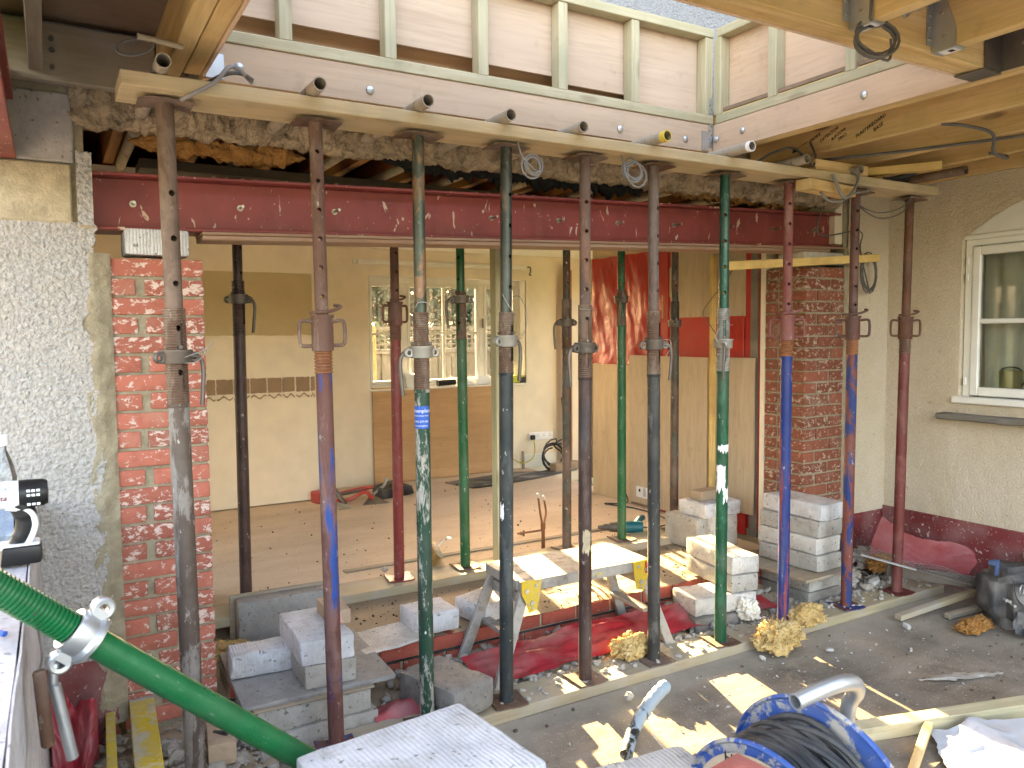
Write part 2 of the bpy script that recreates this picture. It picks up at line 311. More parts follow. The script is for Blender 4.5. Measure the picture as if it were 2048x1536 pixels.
M['thread_grey'] = flake('grey_thread', (.33, .33, .31), (.22, .20, .18), .56, speck=.2, rough=.5, metal=.5)
M['thread_orange'] = flake('orange_rust_thread', (.26, .10, .032), (.19, .075, .032), .5, speck=.1, rough=.8)
M['ipdark'] = flake('dark_brown_prop', (.05, .027, .024), (.07, .04, .035), .5, speck=.4, rough=.45, dust=.1)
M['ipred'] = flake('maroon_prop', (.17, .026, .024), (.21, .05, .04), .55, speck=.45, rough=.4, dust=.1)
M['ipredi'] = flake('brown_prop_inner', (.11, .045, .03), (.15, .06, .045), .5, speck=.1, rough=.6)
M['ipgreen'] = flake('green_prop', (.010, .085, .028), (.025, .11, .045), .55, speck=.5, rough=.35, dust=.15)
M['ipblack'] = flake('blackish_prop', (.045, .042, .03), (.11, .06, .04), .5, (.02, .05, .03), .62, speck=.5, rough=.5, dust=.2)

# ------------------------------------------------------------------ mesh helpers
W = {}
def tag(o, label=None, cat=None, group=None, kind=None):
    if label: o['label'] = label
    if cat: o['category'] = cat
    if group: o['group'] = group
    if kind: o['kind'] = kind
    return o
def place(o, parent=None, mw=None):
    mw = mw or Matrix(); sc.collection.objects.link(o); W[o.name] = mw
    if parent is not None:
        o.parent = parent; o.matrix_basis = W[parent.name].inverted() @ mw
    else: o.matrix_basis = mw
    return o
def thing(name, label, cat, loc=(0, 0, 0), group=None, rz=0):
    o = bpy.data.objects.new(name, None); o.empty_display_size = .1
    place(o, None, Matrix.Translation(loc) @ Matrix.Rotation(rz, 4, 'Z')); return tag(o, label, cat, group)
def mesh_obj(name, verts, faces, mat, parent=None, mw=None, smooth=False, mats=None, mi=None):
    me = bpy.data.meshes.new(name); me.from_pydata([tuple(v) for v in verts], [], faces)
    for m in (mats or [mat]): me.materials.append(m)
    if mi: me.polygons.foreach_set('material_index', mi)
    if smooth: me.polygons.foreach_set('use_smooth', [True]*len(me.polygons))
    me.update(); return place(bpy.data.objects.new(name, me), parent, mw)
def from_me(name, me, mat=None, parent=None, mw=None):
    o = bpy.data.objects.new(name, me)
    if mat:
        if not me.materials: me.materials.append(mat)
        o.material_slots[0].link = 'OBJECT'; o.material_slots[0].material = mat
    return place(o, parent, mw)
_bc = {}
def box_me(sx, sy, sz, bv=.004, seg=1, sub=0, amp=0, freq=12, seed=0):
    key = (round(sx, 4), round(sy, 4), round(sz, 4), bv, seg, sub, amp, seed)
    if key in _bc: return _bc[key]
    bm = bmesh.new(); bmesh.ops.create_cube(bm, size=1); bmesh.ops.scale(bm, vec=(sx, sy, sz), verts=bm.verts)
    if bv: bmesh.ops.bevel(bm, geom=bm.edges[:], offset=bv, segments=seg, profile=.6, affect='EDGES')
    if sub:
        L = [e for e in bm.edges if e.calc_length() > sub]
        for _ in range(5):
            if not L: break
            bmesh.ops.subdivide_edges(bm, edges=L, cuts=1, use_grid_fill=True); L = [e for e in bm.edges if e.calc_length() > sub*1.5]
    if amp:
        for v in bm.verts:
            d = mnoise.noise_vector(v.co*freq+Vector((seed*7.3, seed*3.1, 1))); d2 = mnoise.noise_vector(v.co*freq*4+Vector((seed, 5, seed)))
            v.co += d*amp+d2*amp*.4
    me = bpy.data.meshes.new('box'); bm.to_mesh(me); bm.free()
    if sub or seg > 1: me.polygons.foreach_set('use_smooth', [True]*len(me.polygons)); me.set_sharp_from_angle(angle=R(40))
    _bc[key] = me; return me
def box(name, c, s, mat, parent=None, rz=0, bv=.003, rot=None, **k):
    mw = Matrix.Translation(c) @ (rot.to_matrix().to_4x4() if rot else Matrix.Rotation(rz, 4, 'Z'))
    return from_me(name, box_me(*s, bv, **k), mat, parent, mw)
def span(name, lo, hi, mat, parent=None, bv=.003, **k):
    return box(name, [(a+b)/2 for a, b in zip(lo, hi)], [abs(b-a) for a, b in zip(lo, hi)], mat, parent, bv=bv, **k)
def timber(name, p0, p1, w_, h_, mat, parent=None, up=(0, 0, 1), bv=.003):
    p0, p1 = Vector(p0), Vector(p1); x = (p1-p0).normalized(); y = Vector(up).cross(x).normalized(); z = x.cross(y)
    mw = Matrix.Translation((p0+p1)/2) @ Matrix((x, y, z)).transposed().to_4x4()
    return from_me(name, box_me((p1-p0).length, w_, h_, bv), mat, parent, mw)
def frame_of(d):
    d = d.normalized(); a = Vector((0, 0, 1)) if abs(d.z) < .9 else Vector((1, 0, 0)); x = a.cross(d).normalized(); return x, d.cross(x)
class MB:
    def __init__(s): s.v = []; s.f = []
    def cyl(s, p0, p1, r0, r1=None, n=14, caps=True):
        p0, p1 = Vector(p0), Vector(p1); r1 = r0 if r1 is None else r1; x, y = frame_of(p1-p0); b = len(s.v)
        for p, r in ((p0, r0), (p1, r1)):
            for i in range(n): a = 2*math.pi*i/n; s.v.append(p+(x*math.cos(a)+y*math.sin(a))*r)
        for i in range(n): j = (i+1) % n; s.f.append((b+i, b+j, b+n+j, b+n+i))
        if caps: s.f.append(tuple(b+n-1-i for i in range(n))); s.f.append(tuple(b+n+i for i in range(n)))
        return s
    def box(s, c, sz, rot=None):
        b = len(s.v); c = Vector(c)
        for dx in (-.5, .5):
            for dy in (-.5, .5):
                for dz in (-.5, .5):
                    q = Vector((dx*sz[0], dy*sz[1], dz*sz[2]))
                    if rot: q = rot @ q
                    s.v.append(c+q)
        s.f += [(b, b+1, b+3, b+2), (b+4, b+6, b+7, b+5), (b, b+4, b+5, b+1), (b+2, b+3, b+7, b+6), (b, b+2, b+6, b+4), (b+1, b+5, b+7, b+3)]; return s
    def sweep(s, pts, r, n=8, closed=False, caps=True):
        pts = [Vector(p) for p in pts]; b = len(s.v); m = len(pts); px = None
        for i, p in enumerate(pts):
            d = (pts[(i+1) % m]-pts[i-1]) if closed else (pts[min(i+1, m-1)]-pts[max(i-1, 0)])
            if d.length < 1e-9: d = Vector((0, 0, 1))
            d.normalize()
            if px is None: px, _ = frame_of(d)
            px = (px-d*px.dot(d)); px = px.normalized() if px.length > 1e-6 else frame_of(d)[0]
            py = d.cross(px); rr = r[i] if isinstance(r, (list, tuple)) else r
            for k in range(n): a = 2*math.pi*k/n; s.v.append(p+(px*math.cos(a)+py*math.sin(a))*rr)
        for i in range(m if closed else m-1):
            i2 = (i+1) % m
            for k in range(n): k2 = (k+1) % n; s.f.append((b+i*n+k, b+i*n+k2, b+i2*n+k2, b+i2*n+k))
        if caps and not closed: s.f.append(tuple(b+n-1-k for k in range(n))); s.f.append(tuple(b+(m-1)*n+k for k in range(n)))
        return s
    def lathe(s, prof, n=20, base=(0, 0, 0), axis=(0, 0, 1), skip=None):
        axis = Vector(axis).normalized(); base = Vector(base)
        if abs(axis.z) > .9999: x, y = Vector((1, 0, 0)), Vector((0, 1, 0))
        else: x, y = frame_of(axis)
        b = len(s.v)
        for z, r in prof:
            for k in range(n): a = 2*math.pi*k/n; s.v.append(base+axis*z+(x*math.cos(a)+y*math.sin(a))*r)
        for i in range(len(prof)-1):
            for k in range(n):
                if skip and skip(k/n*2*math.pi, (prof[i][0]+prof[i+1][0])/2): continue
                k2 = (k+1) % n; s.f.append((b+i*n+k, b+i*n+k2, b+(i+1)*n+k2, b+(i+1)*n+k))
        return s
    def build(s, name, mat, parent=None, mw=None, smooth=True, sharp=40):
        if mw is None and parent is not None: pass
        o = mesh_obj(name, s.v, s.f, mat, parent, mw, smooth)
        if smooth: o.data.set_sharp_from_angle(angle=R(sharp))
        return o
def arc(c, r, a0, a1, n, ax=(1, 0, 0), ay=(0, 1, 0)):
    c, ax, ay = Vector(c), Vector(ax), Vector(ay); return [c+ax*math.cos(a0+(a1-a0)*i/n)*r+ay*math.sin(a0+(a1-a0)*i/n)*r for i in range(n+1)]
def smooth_path(pts, k=6):
    pts = [Vector(p) for p in pts]; out = []
    for i in range(len(pts)-1):
        a, b, c, d = pts[max(i-1, 0)], pts[i], pts[i+1], pts[min(i+2, len(pts)-1)]
        for j in range(k):
            t = j/k; out.append(.5*((2*b)+(c-a)*t+(2*a-5*b+4*c-d)*t*t+(3*b-a-3*c+d)*t**3))
    out.append(pts[-1]); return out
def cable(name, pts, r, mat, label=None, cat=None, group=None, parent=None, k=7, n=8):
    o = MB().sweep(smooth_path(pts, k), r, n).build(name, mat, parent)
    return tag(o, label, cat, group)
def coil_pts(c, rad, turns, ax, ay, jit=.12, lift=None, n=16, seed=1):
    q = random.Random(seed); pts = []; c = Vector(c); ax = Vector(ax); ay = Vector(ay); az = ax.cross(ay)
    ph = q.random()*6; k = 1.
    for i in range(int(turns*n)+1):
        if i % n == 0: k = 1+q.uniform(-jit, jit*.6); off = ax*q.uniform(-jit, jit)*rad*.8+ay*q.uniform(-jit, jit)*rad*.8
        a = ph+2*math.pi*i/n; pts.append(c+off+(ax*math.cos(a)+ay*math.sin(a))*rad*k+az*(lift or .004)*(i/n))
    return pts
def text_me(s, size, extrude=0.0006, font_shear=0, align='LEFT'):
    cu = bpy.data.curves.new('t', 'FONT'); cu.body = s; cu.size = size; cu.extrude = extrude; cu.shear = font_shear; cu.align_x = align; cu.resolution_u = 2
    ob = bpy.data.objects.new('t', cu); sc.collection.objects.link(ob); dg = bpy.context.evaluated_depsgraph_get(); dg.update()
    me = bpy.data.meshes.new_from_object(ob.evaluated_get(dg)); bpy.data.objects.remove(ob); return me
def basis(o, x, y):
    x = Vector(x).normalized(); y = Vector(y).normalized(); z = x.cross(y).normalized(); return Matrix.Translation(o) @ Matrix((x, y, z)).transposed().to_4x4()
def text(name, s, size, mw, mat, parent, **k):
    me = text_me(s, size, **k); me.materials.clear(); return from_me(name, me, mat, parent, mw)
def grid(name, fn, nu, nv, mat, parent=None, mw=None, thick=.0008, label=None, cat=None, kind=None, smooth=True, group=None):
    vs = [Vector(fn(i/nu, j/nv)) for j in range(nv+1) for i in range(nu+1)]
    fs = [(j*(nu+1)+i, j*(nu+1)+i+1, (j+1)*(nu+1)+i+1, (j+1)*(nu+1)+i) for j in range(nv) for i in range(nu)]
    if thick:
        me = bpy.data.meshes.new('t'); me.from_pydata([tuple(v) for v in vs], [], fs); nn = [Vector(x.vector) for x in me.vertex_normals]; bpy.data.meshes.remove(me)
        k = len(vs); vs = vs+[v-n*thick for v, n in zip(vs, nn)]; m1 = nu+1
        rim = [i for i in range(nu+1)]+[j*m1+nu for j in range(1, nv+1)]+[nv*m1+i for i in range(nu-1, -1, -1)]+[j*m1 for j in range(nv-1, 0, -1)]
        fs = fs+[tuple(i+k for i in reversed(f)) for f in fs]+[(rim[(i+1) % len(rim)], rim[i], rim[i]+k, rim[(i+1) % len(rim)]+k) for i in range(len(rim))]
        o = mesh_obj(name, vs, fs, mat, parent, mw, smooth)
        if smooth: o.data.set_sharp_from_angle(angle=R(60))
    else: o = mesh_obj(name, vs, fs, mat, parent, mw, smooth)
    return tag(o, label, cat, group, kind)
def fbm(p, o=4):
    return mnoise.fractal(Vector(p), 1.0, 2.0, o, noise_basis='PERLIN_ORIGINAL')
def rock(mb, c, r, q, flat=.7):
    b = len(mb.v); ico = [(0, 0, 1), (.89, 0, .45), (.28, .85, .45), (-.72, .53, .45), (-.72, -.53, .45), (.28, -.85, .45), (.72, .53, -.45), (-.28, .85, -.45), (-.89, 0, -.45), (-.28, -.85, -.45), (.72, -.53, -.45), (0, 0, -1)]
    fc = [(0, 1, 2), (0, 2, 3), (0, 3, 4), (0, 4, 5), (0, 5, 1), (1, 6, 2), (2, 7, 3), (3, 8, 4), (4, 9, 5), (5, 10, 1), (1, 10, 6), (2, 6, 7), (3, 7, 8), (4, 8, 9), (5, 9, 10), (6, 11, 7), (7, 11, 8), (8, 11, 9), (9, 11, 10), (10, 11, 6)]
    e = Euler((q.uniform(-.5, .5), q.uniform(-.5, .5), q.uniform(0, 6.3))).to_matrix(); st = Vector((q.uniform(.7, 1.4), q.uniform(.6, 1.1), flat*q.uniform(.6, 1.1)))
    for v in ico: p = e @ (Vector(v)*q.uniform(.72, 1.15)*st)*r; mb.v.append(Vector(c)+p)
    mb.f += [tuple(b+i for i in f) for f in fc]
# ================================================================== SETTING
def struct(o): o['kind'] = 'structure'; return o
# lawn outside, terrace slab, room floor
struct(grid('ground', lambda u, v: ((u-.5)*600, (v-.5)*600, -.12), 12, 12, M['grass'], thick=0))
struct(grid('terrace', lambda u, v: (-1.2+6.3*u, -3.2+6.62*v, .006*fbm((u*9, v*9, 1), 3)), 90, 90, M['terrace'], thick=0))
struct(span('bounce_patio', (-7, -12, -.2), (5.0, -3.2, -.02), plain('pale_bounce_paving', (.42, .39, .34), .9), bv=0))  # unseen pale slab added to bounce sky light under the roof
struct(span('side_path', (-7, -3.2, -.2), (-1.2, 3.4, -.03), M['concrete'], bv=0))
struct(span('front_bounce_paving', (-1.2, -3.2, -.1), (5.0, -.4, .03), plain('pale_bounce_slabs', (.42, .39, .34), .9), bv=0))  # nearer slab, also out of view, added to reflect light onto the joists
FZ = .20
struct(span('room_floor', (-.3, 4.34, 0), (4.4, 7.5, FZ), M['floor'], bv=0))
struct(span('threshold_fill', (1.22, 3.66, -.05), (4.17, 4.34, .187), M['dirt'], bv=.01))
struct(span('threshold_dirt', (.5, 3.44, -.05), (1.22, 4.34, .115), M['dirt'], bv=.01))
# floor channel strips on the room floor
box('floor_cover_strip', (2.6, 4.62, .204), (2.2, .05, .012), M['sawn_grey'])
tag(bpy.data.objects['floor_cover_strip'], 'long flat timber strip lying on the room floor behind the inner props', 'timber strip')

# ---------------- house walls
hw = thing('house_wall', 'white roughcast house wall left of the brick pier with bare blocks above', 'wall', (-.2, 3.45, 0))
def left_edge(z): return .165+.018*fbm((z*9, 3, 1), 5)+.010*fbm((z*40, 1, 7), 3) - (.045*math.exp(-((z-1.70)/.06)**2))
NX, NZ = 230, 680
vs, fs = [], []
for j in range(NZ+1):
    z = .40+1.68*j/NZ; e = left_edge(z)
    for i in range(NX+1):
        x = -.42+(e+.42)*i/NX; h = fbm((x*145, z*145, 3), 2)*.0030+max(0, fbm((x*210, z*210, 9), 2))*.0026
        vs.append((x, 3.398-h-(.0 if i < NX else -.02), z))
for j in range(NZ):
    for i in range(NX): a = j*(NX+1)+i; fs.append((a, a+1, a+NX+2, a+NX+1))
mesh_obj('render', vs, fs, M['roughcast_l'], hw, smooth=True)
span('backing_head', (-.42, 3.405, 2.552), (.108, 3.70, 2.77), M['mortar'], hw, bv=0); span('backing', (-.42, 3.415, 0), (.14, 3.70, 2.54), M['mortar'], hw, bv=0)
grid('mortar_joint', lambda u, v: (.10+.115*u, 3.412-.016*math.sin(u*3.14)+.012*fbm((u*3, v*24, 2), 4), .13+1.84*v), 10, 160, M['mortar'], hw, thick=.004)
grid('plinth', lambda u, v: (-.42+.60*u+(.0 if u < 1 else .01*fbm((1, v*9, 1))), 3.401+.004*fbm((u*9, v*9, 4)), .02+.385*v), 24, 20, M['plinth'], hw, thick=.008)
span('padstone', (-.42, 3.392, 2.075), (.095, 3.60, 2.292), M['mortar_pale'], hw, bv=.006)
span('block', (-.42, 3.395, 2.297), (.108, 3.60, 2.55), M['block_wall'], hw, bv=.006)
vs, fs = [], []
for j in range(40):
    z = 2.07+.275*j/39
    for i in range(13): x = .112+.052*i/12; vs.append((x, 3.388-fbm((x*75, z*75, 3), 3)*.006, z-(.02*abs(fbm((x*40, 1, 1))) if j == 39 else 0)))
for j in range(39):
    for i in range(12): a = j*13+i; fs.append((a, a+1, a+14, a+13))
mesh_obj('render_strip', vs, fs, M['roughcast_l'], hw, smooth=True)
span('reveal', (.112, 3.392, 2.06), (.164, 3.60, 2.33), M['mortar_pale'], hw, bv=.004)
# right hand return of the house wall, and the wing with its window
rw = thing('rear_wall_return', 'narrow cream roughcast wall between right brick pier and inner corner', 'wall', (4.8, 3.45, 0))
grid('render', lambda u, v: (4.60+.43*u+(.012*fbm((1, v*25, 4)) if u == 0 else 0), 3.418-.004*fbm((u*9, v*40, 5), 3), .40+2.2*v), 24, 90, M['roughcast_r'], rw, thick=.01)
span('plinth', (4.58, 3.425, 0), (5.03, 3.43, .43), M['plinth'], rw)
span('core', (4.565, 3.44, 0), (5.05, 3.72, 2.6), M['mortar'], rw, bv=0)
span('mortar_joint', (4.556, 3.42, .3), (4.61, 3.44, 2.20), M['mortar'], rw, bv=.006)
span('plaster_block', (4.50, 3.45, 2.22), (4.62, 3.70, 2.54), M['cream'], rw, bv=.006)
ww = thing('wing_wall', 'cream roughcast side wall with an arched casement window and red plinth', 'wall', (5.02, 1.5, 0))
X0 = 5.02; wy0, wy1, wz0, wz1 = 1.72, 2.91, 1.20, 2.215
def arch(y): return wz1+.235*max(0, 1-((y-(wy0+wy1)/2)/((wy1-wy0)/2))**2)
def wing(u0, u1, v0f, v1f, nu, nv):
    return grid('render', lambda u, v: (X0-.004*fbm(((u0+(u1-u0)*u)*14, v*30, 2), 3), u0+(u1-u0)*u, v0f(u0+(u1-u0)*u)+(v1f(u0+(u1-u0)*u)-v0f(u0+(u1-u0)*u))*v), nu, nv, M['roughcast_r'], ww, thick=.0)
wing(wy1, 3.42, lambda y: .42, lambda y: 2.6, 20, 80); wing(wy0, wy1, lambda y: .42, lambda y: wz0, 40, 30)
wing(wy0, wy1, arch, lambda y: 2.6, 40, 20); wing(-3.2, wy0, lambda y: .42, lambda y: 2.6, 60, 30)
span('plinth', (X0-.012, -3.2, -.05), (X0+.06, 3.42, .425), M['plinth'], ww)
span('core', (X0+.25, -3.2, 0), (X0+.30, 3.7, 5.8), M['cream'], ww, bv=0)
span('upper_render', (X0-.01, -3.2, 2.86), (X0+.24, 3.7, 5.8), M['roughcast_u'], ww, bv=0)
# window recess sides
span('reveal', (X0, wy1, wz0-.05), (X0+.24, wy1+.01, wz1+.05), M['roughcast_r'], ww); span('reveal', (X0, wy0-.01, wz0-.05), (X0+.24, wy0, wz1+.05), M['roughcast_r'], ww)
# window frame
wf = tag(place(bpy.data.objects.new('casement_window', None), ww, Matrix.Translation((X0+.06, 2.3, 1.7))))
def wbar(n, lo, hi): return span(n, lo, hi, M['white_paint'], wf, bv=.006)
fx0, fx1 = X0+.035, X0+.085
wbar('frame', (fx0, wy1-.05, wz0+.02), (fx1, wy1-.003, wz1-.03)); wbar('frame', (fx0, wy0, wz0+.02), (fx1, wy0+.05, wz1-.03)); wbar('frame', (fx0, wy0, wz1-.04), (fx1, wy1-.003, wz1)); wbar('frame', (fx0-.02, wy0-.02, wz1), (fx1, wy1+.01, wz1+.03))
wbar('sill', (X0-.03, wy0-.03, wz0-.02), (fx1, wy1+.03, wz0+.022))
for a, b in ((wy1-.055, 2.33), (2.30, wy0+.055)):
    wbar('sash', (fx0-.012, a-.05, wz0+.03), (fx1-.015, a, wz1-.045)); wbar('sash', (fx0-.012, b, wz0+.03), (fx1-.015, b+.05, wz1-.045))
    wbar('sash', (fx0-.012, b+.05, wz0+.03), (fx1-.015, a-.05, wz0+.085)); wbar('sash', (fx0-.012, b+.05, wz1-.10), (fx1-.015, a-.05, wz1-.045))
    wbar('glazing_bar', (fx0-.008, b+.05, 1.685), (fx1-.02, a-.05, 1.715))
    span('pane', (fx0+.01, b+.05, wz0+.085), (fx0+.014, a-.05, 1.685), M['glass'], wf, bv=0); span('pane', (fx0+.01, b+.05, 1.715), (fx0+.014, a-.05, wz1-.10), M['glass'], wf, bv=0)
for z in (1.32, 2.08, 1.98): box('hinge', (fx0-.016, wy1-.028, z), (.012, .02, .05), M['white_paint'], wf)
# arched board above the frame
vs = []; n = 24
for k in range(n+1):
    y = wy0+(wy1-wy0)*k/n
    for x in (X0+.03, X0+.09):
        vs += [(x, y, wz1+.032), (x, y, max(arch(y)+.01, wz1+.034))]
fs = []
for k in range(n):
    a = k*4; fs += [(a, a+4, a+5, a+1), (a+2, a+3, a+7, a+6), (a+1, a+5, a+7, a+3), (a, a+2, a+6, a+4)]
mesh_obj('arch_board', vs, fs, M['white_paint'], wf)
span('slate_sill', (X0-.10, wy0-.12, wz0-.125), (X0+.05, wy1+.09, wz0-.085), M['slate'], ww, bv=.008, sub=.06, amp=.004, seed=3)
# room behind the window
span('dark_room', (X0+.9, 1.2, .8), (X0+.92, 3.6, 2.6), M['cream2'], ww, bv=0)
cu = grid('window_curtain', lambda u, v: (X0+.17+.02*math.sin(u*46+2*math.sin(v*2))+.012*math.sin(u*21), 1.75+1.10*u, 1.20+.98*v), 90, 8, M['curtain'], thick=.002)
tag(cu, 'pale gathered curtain hanging inside the arched casement window', 'curtain')
wcan = thing('watering_can', 'small brass coloured watering can with thin spout on the inside sill', 'watering can', (X0+.115, 2.65, wz0+.06))
MB().lathe([(0, 0), (0, .062), (.13, .066), (.135, .058), (.12, .05)], 24, (X0+.115, 2.65, wz0+.06)).build('can', M['glass_pot'], wcan)
MB().sweep(smooth_path([(X0+.115, 2.59, wz0+.10), (X0+.11, 2.54, wz0+.16), (X0+.11, 2.52, wz0+.25), (X0+.11, 2.545, wz0+.285)]), .006, 8).build('spout', M['steel_dark'], wcan)
MB().sweep(arc((X0+.115, 2.65, wz0+.19), .06, 0, math.pi, 12, (0, 1, 0), (0, 0, .4)), .005, 8).build('handle', M['steel_dark'], wcan)
span('inner_sill', (X0+.088, wy0, wz0+.03), (X0+.24, wy1, wz0+.055), M['white_paint'], ww)

# upper house wall above the opening, and the rest of the house shell
uw = thing('upper_house_wall', 'white pebbledash upper wall of the house rising behind the rooflight', 'wall', (2, 3.5, 2.6))
span('render', (-4, 3.40, 2.72), (5.26, 3.44, 5.8), M['roughcast_u'], uw, bv=0)
span('backing', (-4, 3.45, 2.76), (5.26, 3.70, 5.8), M['mortar'], uw, bv=0)
span('coping', (-4, 3.38, 5.8), (5.4, 7.8, 5.95), M['slate'], uw, bv=0)
shell = thing('house_shell', 'unseen outer end walls of the house with openings added to let in light', 'wall', (2, 5.5, 0))
for lo, hi in (((-.6, 3.72, 0), (-.305, 4.7, 5.8)), ((-.6, 5.9, 0), (-.305, 7.6, 5.8)), ((-.6, 4.7, 2.2), (-.305, 5.9, 5.8)), ((5.3, 3.72, 0), (5.5, 5.9, 5.8)), ((5.3, 7.0, 0), (5.5, 7.6, 5.8)), ((5.3, 5.9, 2.25), (5.5, 7.0, 5.8))): span('end_wall', lo, hi, M['roughcast_u'], shell, bv=0)  # gaps between the pieces are added openings that light the room
span('upper_rear_wall', (-.6, 7.3, 2.62), (5.6, 7.6, 5.8), M['roughcast_u'], shell, bv=0)

# ragged broken masonry under the upper wall
def broken(u, v):
    x = .10+4.38*u
    prof = [(3.385, 2.75), (3.382, 2.62), (3.384, 2.52), (3.392, 2.46), (3.42, 2.445), (3.46, 2.45), (3.50, 2.47), (3.52, 2.60)]
    k = v*(len(prof)-1); i = min(int(k), len(prof)-2); t = k-i
    y = prof[i][0]*(1-t)+prof[i+1][0]*t; z = prof[i][1]*(1-t)+prof[i+1][1]*t
    r = min(1, max(0, (2.70-z)/.10)); big = fbm((x*3.1, 1, 2), 4); med = fbm((x*14, y*14, z*14), 4)-.9*max(0, .13-abs(fbm((x*5+3, 9, z*7), 3)))/.13; fine = fbm((x*55, y*55, z*55), 4)
    return (x+.012*fbm((x*20, z*30, 7))*r, y-(.010*med+.014*fine)*r+.006*big*r, z+(.018*big+.010*med+.012*fbm((x*34, z*20, 3), 4)+.006*fine)*r)
tag(grid('broken_masonry', broken, 520, 28, M['broken'], thick=0), 'ragged broken edge of rendered masonry hanging above the red steel beam', 'broken masonry')
def hang(name, x0, x1, y, z, dz, mat, label, cat, amp=.03, seed=1):
    def fn(u, v):
        x = x0+(x1-x0)*u; a = v*2*math.pi; e = min(1, 7*u, 7*(1-u))
        rr = (dz*.5*(.6+.8*abs(fbm((x*5, seed, 1), 4)))+amp*fbm((x*22, math.cos(a)*2+seed, math.sin(a)*2), 5))*e
        return (x+.01*fbm((x*30, a, seed)), y+math.cos(a)*rr*.8, z+math.sin(a)*rr*1.1)
    return tag(grid(name, fn, int((x1-x0)*110), 20, mat, thick=0), label, cat)
hang('insulation_strip', .30, 1.02, 3.53, 2.432, .10, M['wool_orange'], 'orange mineral wool drooping from the cavity behind the two leftmost props', 'insulation', seed=2)
hang('insulation_strip', 3.02, 4.45, 3.52, 2.475, .10, M['wool_orange'], 'orange mineral wool hanging over the right end of the red beam', 'insulation', .04, seed=5)
hang('cavity_lump', 1.35, 3.05, 3.56, 2.470, .10, M['dark'], 'black tarry lumps of old cavity barrier hanging above the middle of the red beam', 'cavity barrier', .045, seed=8)

# ---------------- brick piers (every brick its own object)
def brick(parent, lo, hi, mat, q, hero=False, j=.003):
    s = [hi[i]-lo[i] for i in range(3)]; c = [(lo[i]+hi[i])/2 for i in range(3)]
    me = box_me(round(s[0], 3), round(s[1], 3), round(s[2], 3), .006, 2, .045 if hero else 0, .0028 if hero else 0, 14, q.randint(0, 3))
    mw = Matrix.Translation((c[0]+q.uniform(-j, j)*.5, c[1]+q.uniform(-j, j), c[2]+q.uniform(-j, j)*.4)) @ Euler((q.uniform(-.008, .008), q.uniform(-.012, .012), q.uniform(-.008, .008))).to_matrix().to_4x4()
    return from_me('brick', me, mat, parent, mw)
q = random.Random(4)
pl = thing('brick_pier', 'left brick pier of bright red bricks with white render scraps', 'brick pier', (.37, 3.58, .15))
span('mortar', (.205, 3.428, .05), (.548, 3.735, 1.955), M['mortar'], pl, bv=.004, sub=.02, amp=.003, seed=1)
for i in range(25):
    z0 = .162-.075+.075*i; z1 = z0+.064; x0, x1, y0 = .200, .552, 3.418
    if i == 24: brick(pl, (x0, y0, z0), (x1, y0+.105, z1+.004), M['brick'], q, True); continue
    a = x0+(.105 if i % 2 else .212)+q.uniform(-.006, .006)
    brick(pl, (x0+q.uniform(0, .012), y0, z0), (a, y0+.105, z1), M['brick'], q, True); brick(pl, (a+q.uniform(.012, .022) + (.012 if i % 2 else 0), y0, z0), (x1, y0+.105, z1), M['brick'], q, True)
pr = thing('brick_pier', 'right brick pier of brownish bricks beside the corner of the cream walls', 'brick pier', (4.37, 3.58, .2))
span('mortar', (4.189, 3.427, .0), (4.552, 3.735, 2.065), M['mortar'], pr, bv=.004, sub=.03, amp=.003, seed=2)
for i in range(27):
    z0 = .045+.075*i; z1 = z0+.064; x0, x1, y0, y1 = 4.18, 4.556, 3.418, 3.744; sh = q.uniform(-.008, .008)
    if i % 2: a = x0+.235+sh; brick(pr, (x0, y0, z0), (a, y0+.105, z1), M['brick_r'], q, True); brick(pr, (a+.014, y0, z0), (x1, y0+.2, z1), M['brick_r'], q, True); brick(pr, (x0, y0+.118, z0), (x0+.215, y0+.215, z1), M['brick_r'], q, True); brick(pr, (x0, y0+.23, z0), (x0+.2, y1, z1), M['brick_r'], q, True)
    else: a = x0+.108+sh; brick(pr, (x0, y0, z0), (a, y0+.215, z1), M['brick_r'], q, True); brick(pr, (a+.014, y0, z0), (x1, y0+.105, z1), M['brick_r'], q, True); brick(pr, (x0, y0+.228, z0), (x0+.215, y1, z1), M['brick_r'], q, True)
# low brick upstand of the removed wall
st = thing('dwarf_brick_wall', 'two course brick stub of the removed wall crossing the opening', 'low wall', (2.4, 3.5, 0))
span('mortar', (.60, 3.428, -.03), (4.17, 3.655, .182), M['mortar'], st, bv=.004)
span('damp_course', (.6, 3.412, .107), (4.17, 3.43, .111), M['black'], st, bv=0)
for i, z0 in enumerate((-.04, .035, .116)):
    x = .60-(.11 if i % 2 else 0)
    while x < 4.15:
        if x+.21 > .6: brick(st, (max(x, .6), 3.418, z0), (min(x+.213, 4.168), 3.52, z0+.066), M['brick_step'], q)
        x += .225+q.uniform(-.003, .003)
def stepcap(u, v): x = 1.2+2.97*u; y = 3.421+.25*v; return (x, y, .186+.010*fbm((x*7, y*7, 1), 4)+.006*math.sin(v*3.14))
tag(grid('mortar_bed', stepcap, 150, 16, M['dirt'], st, thick=0))

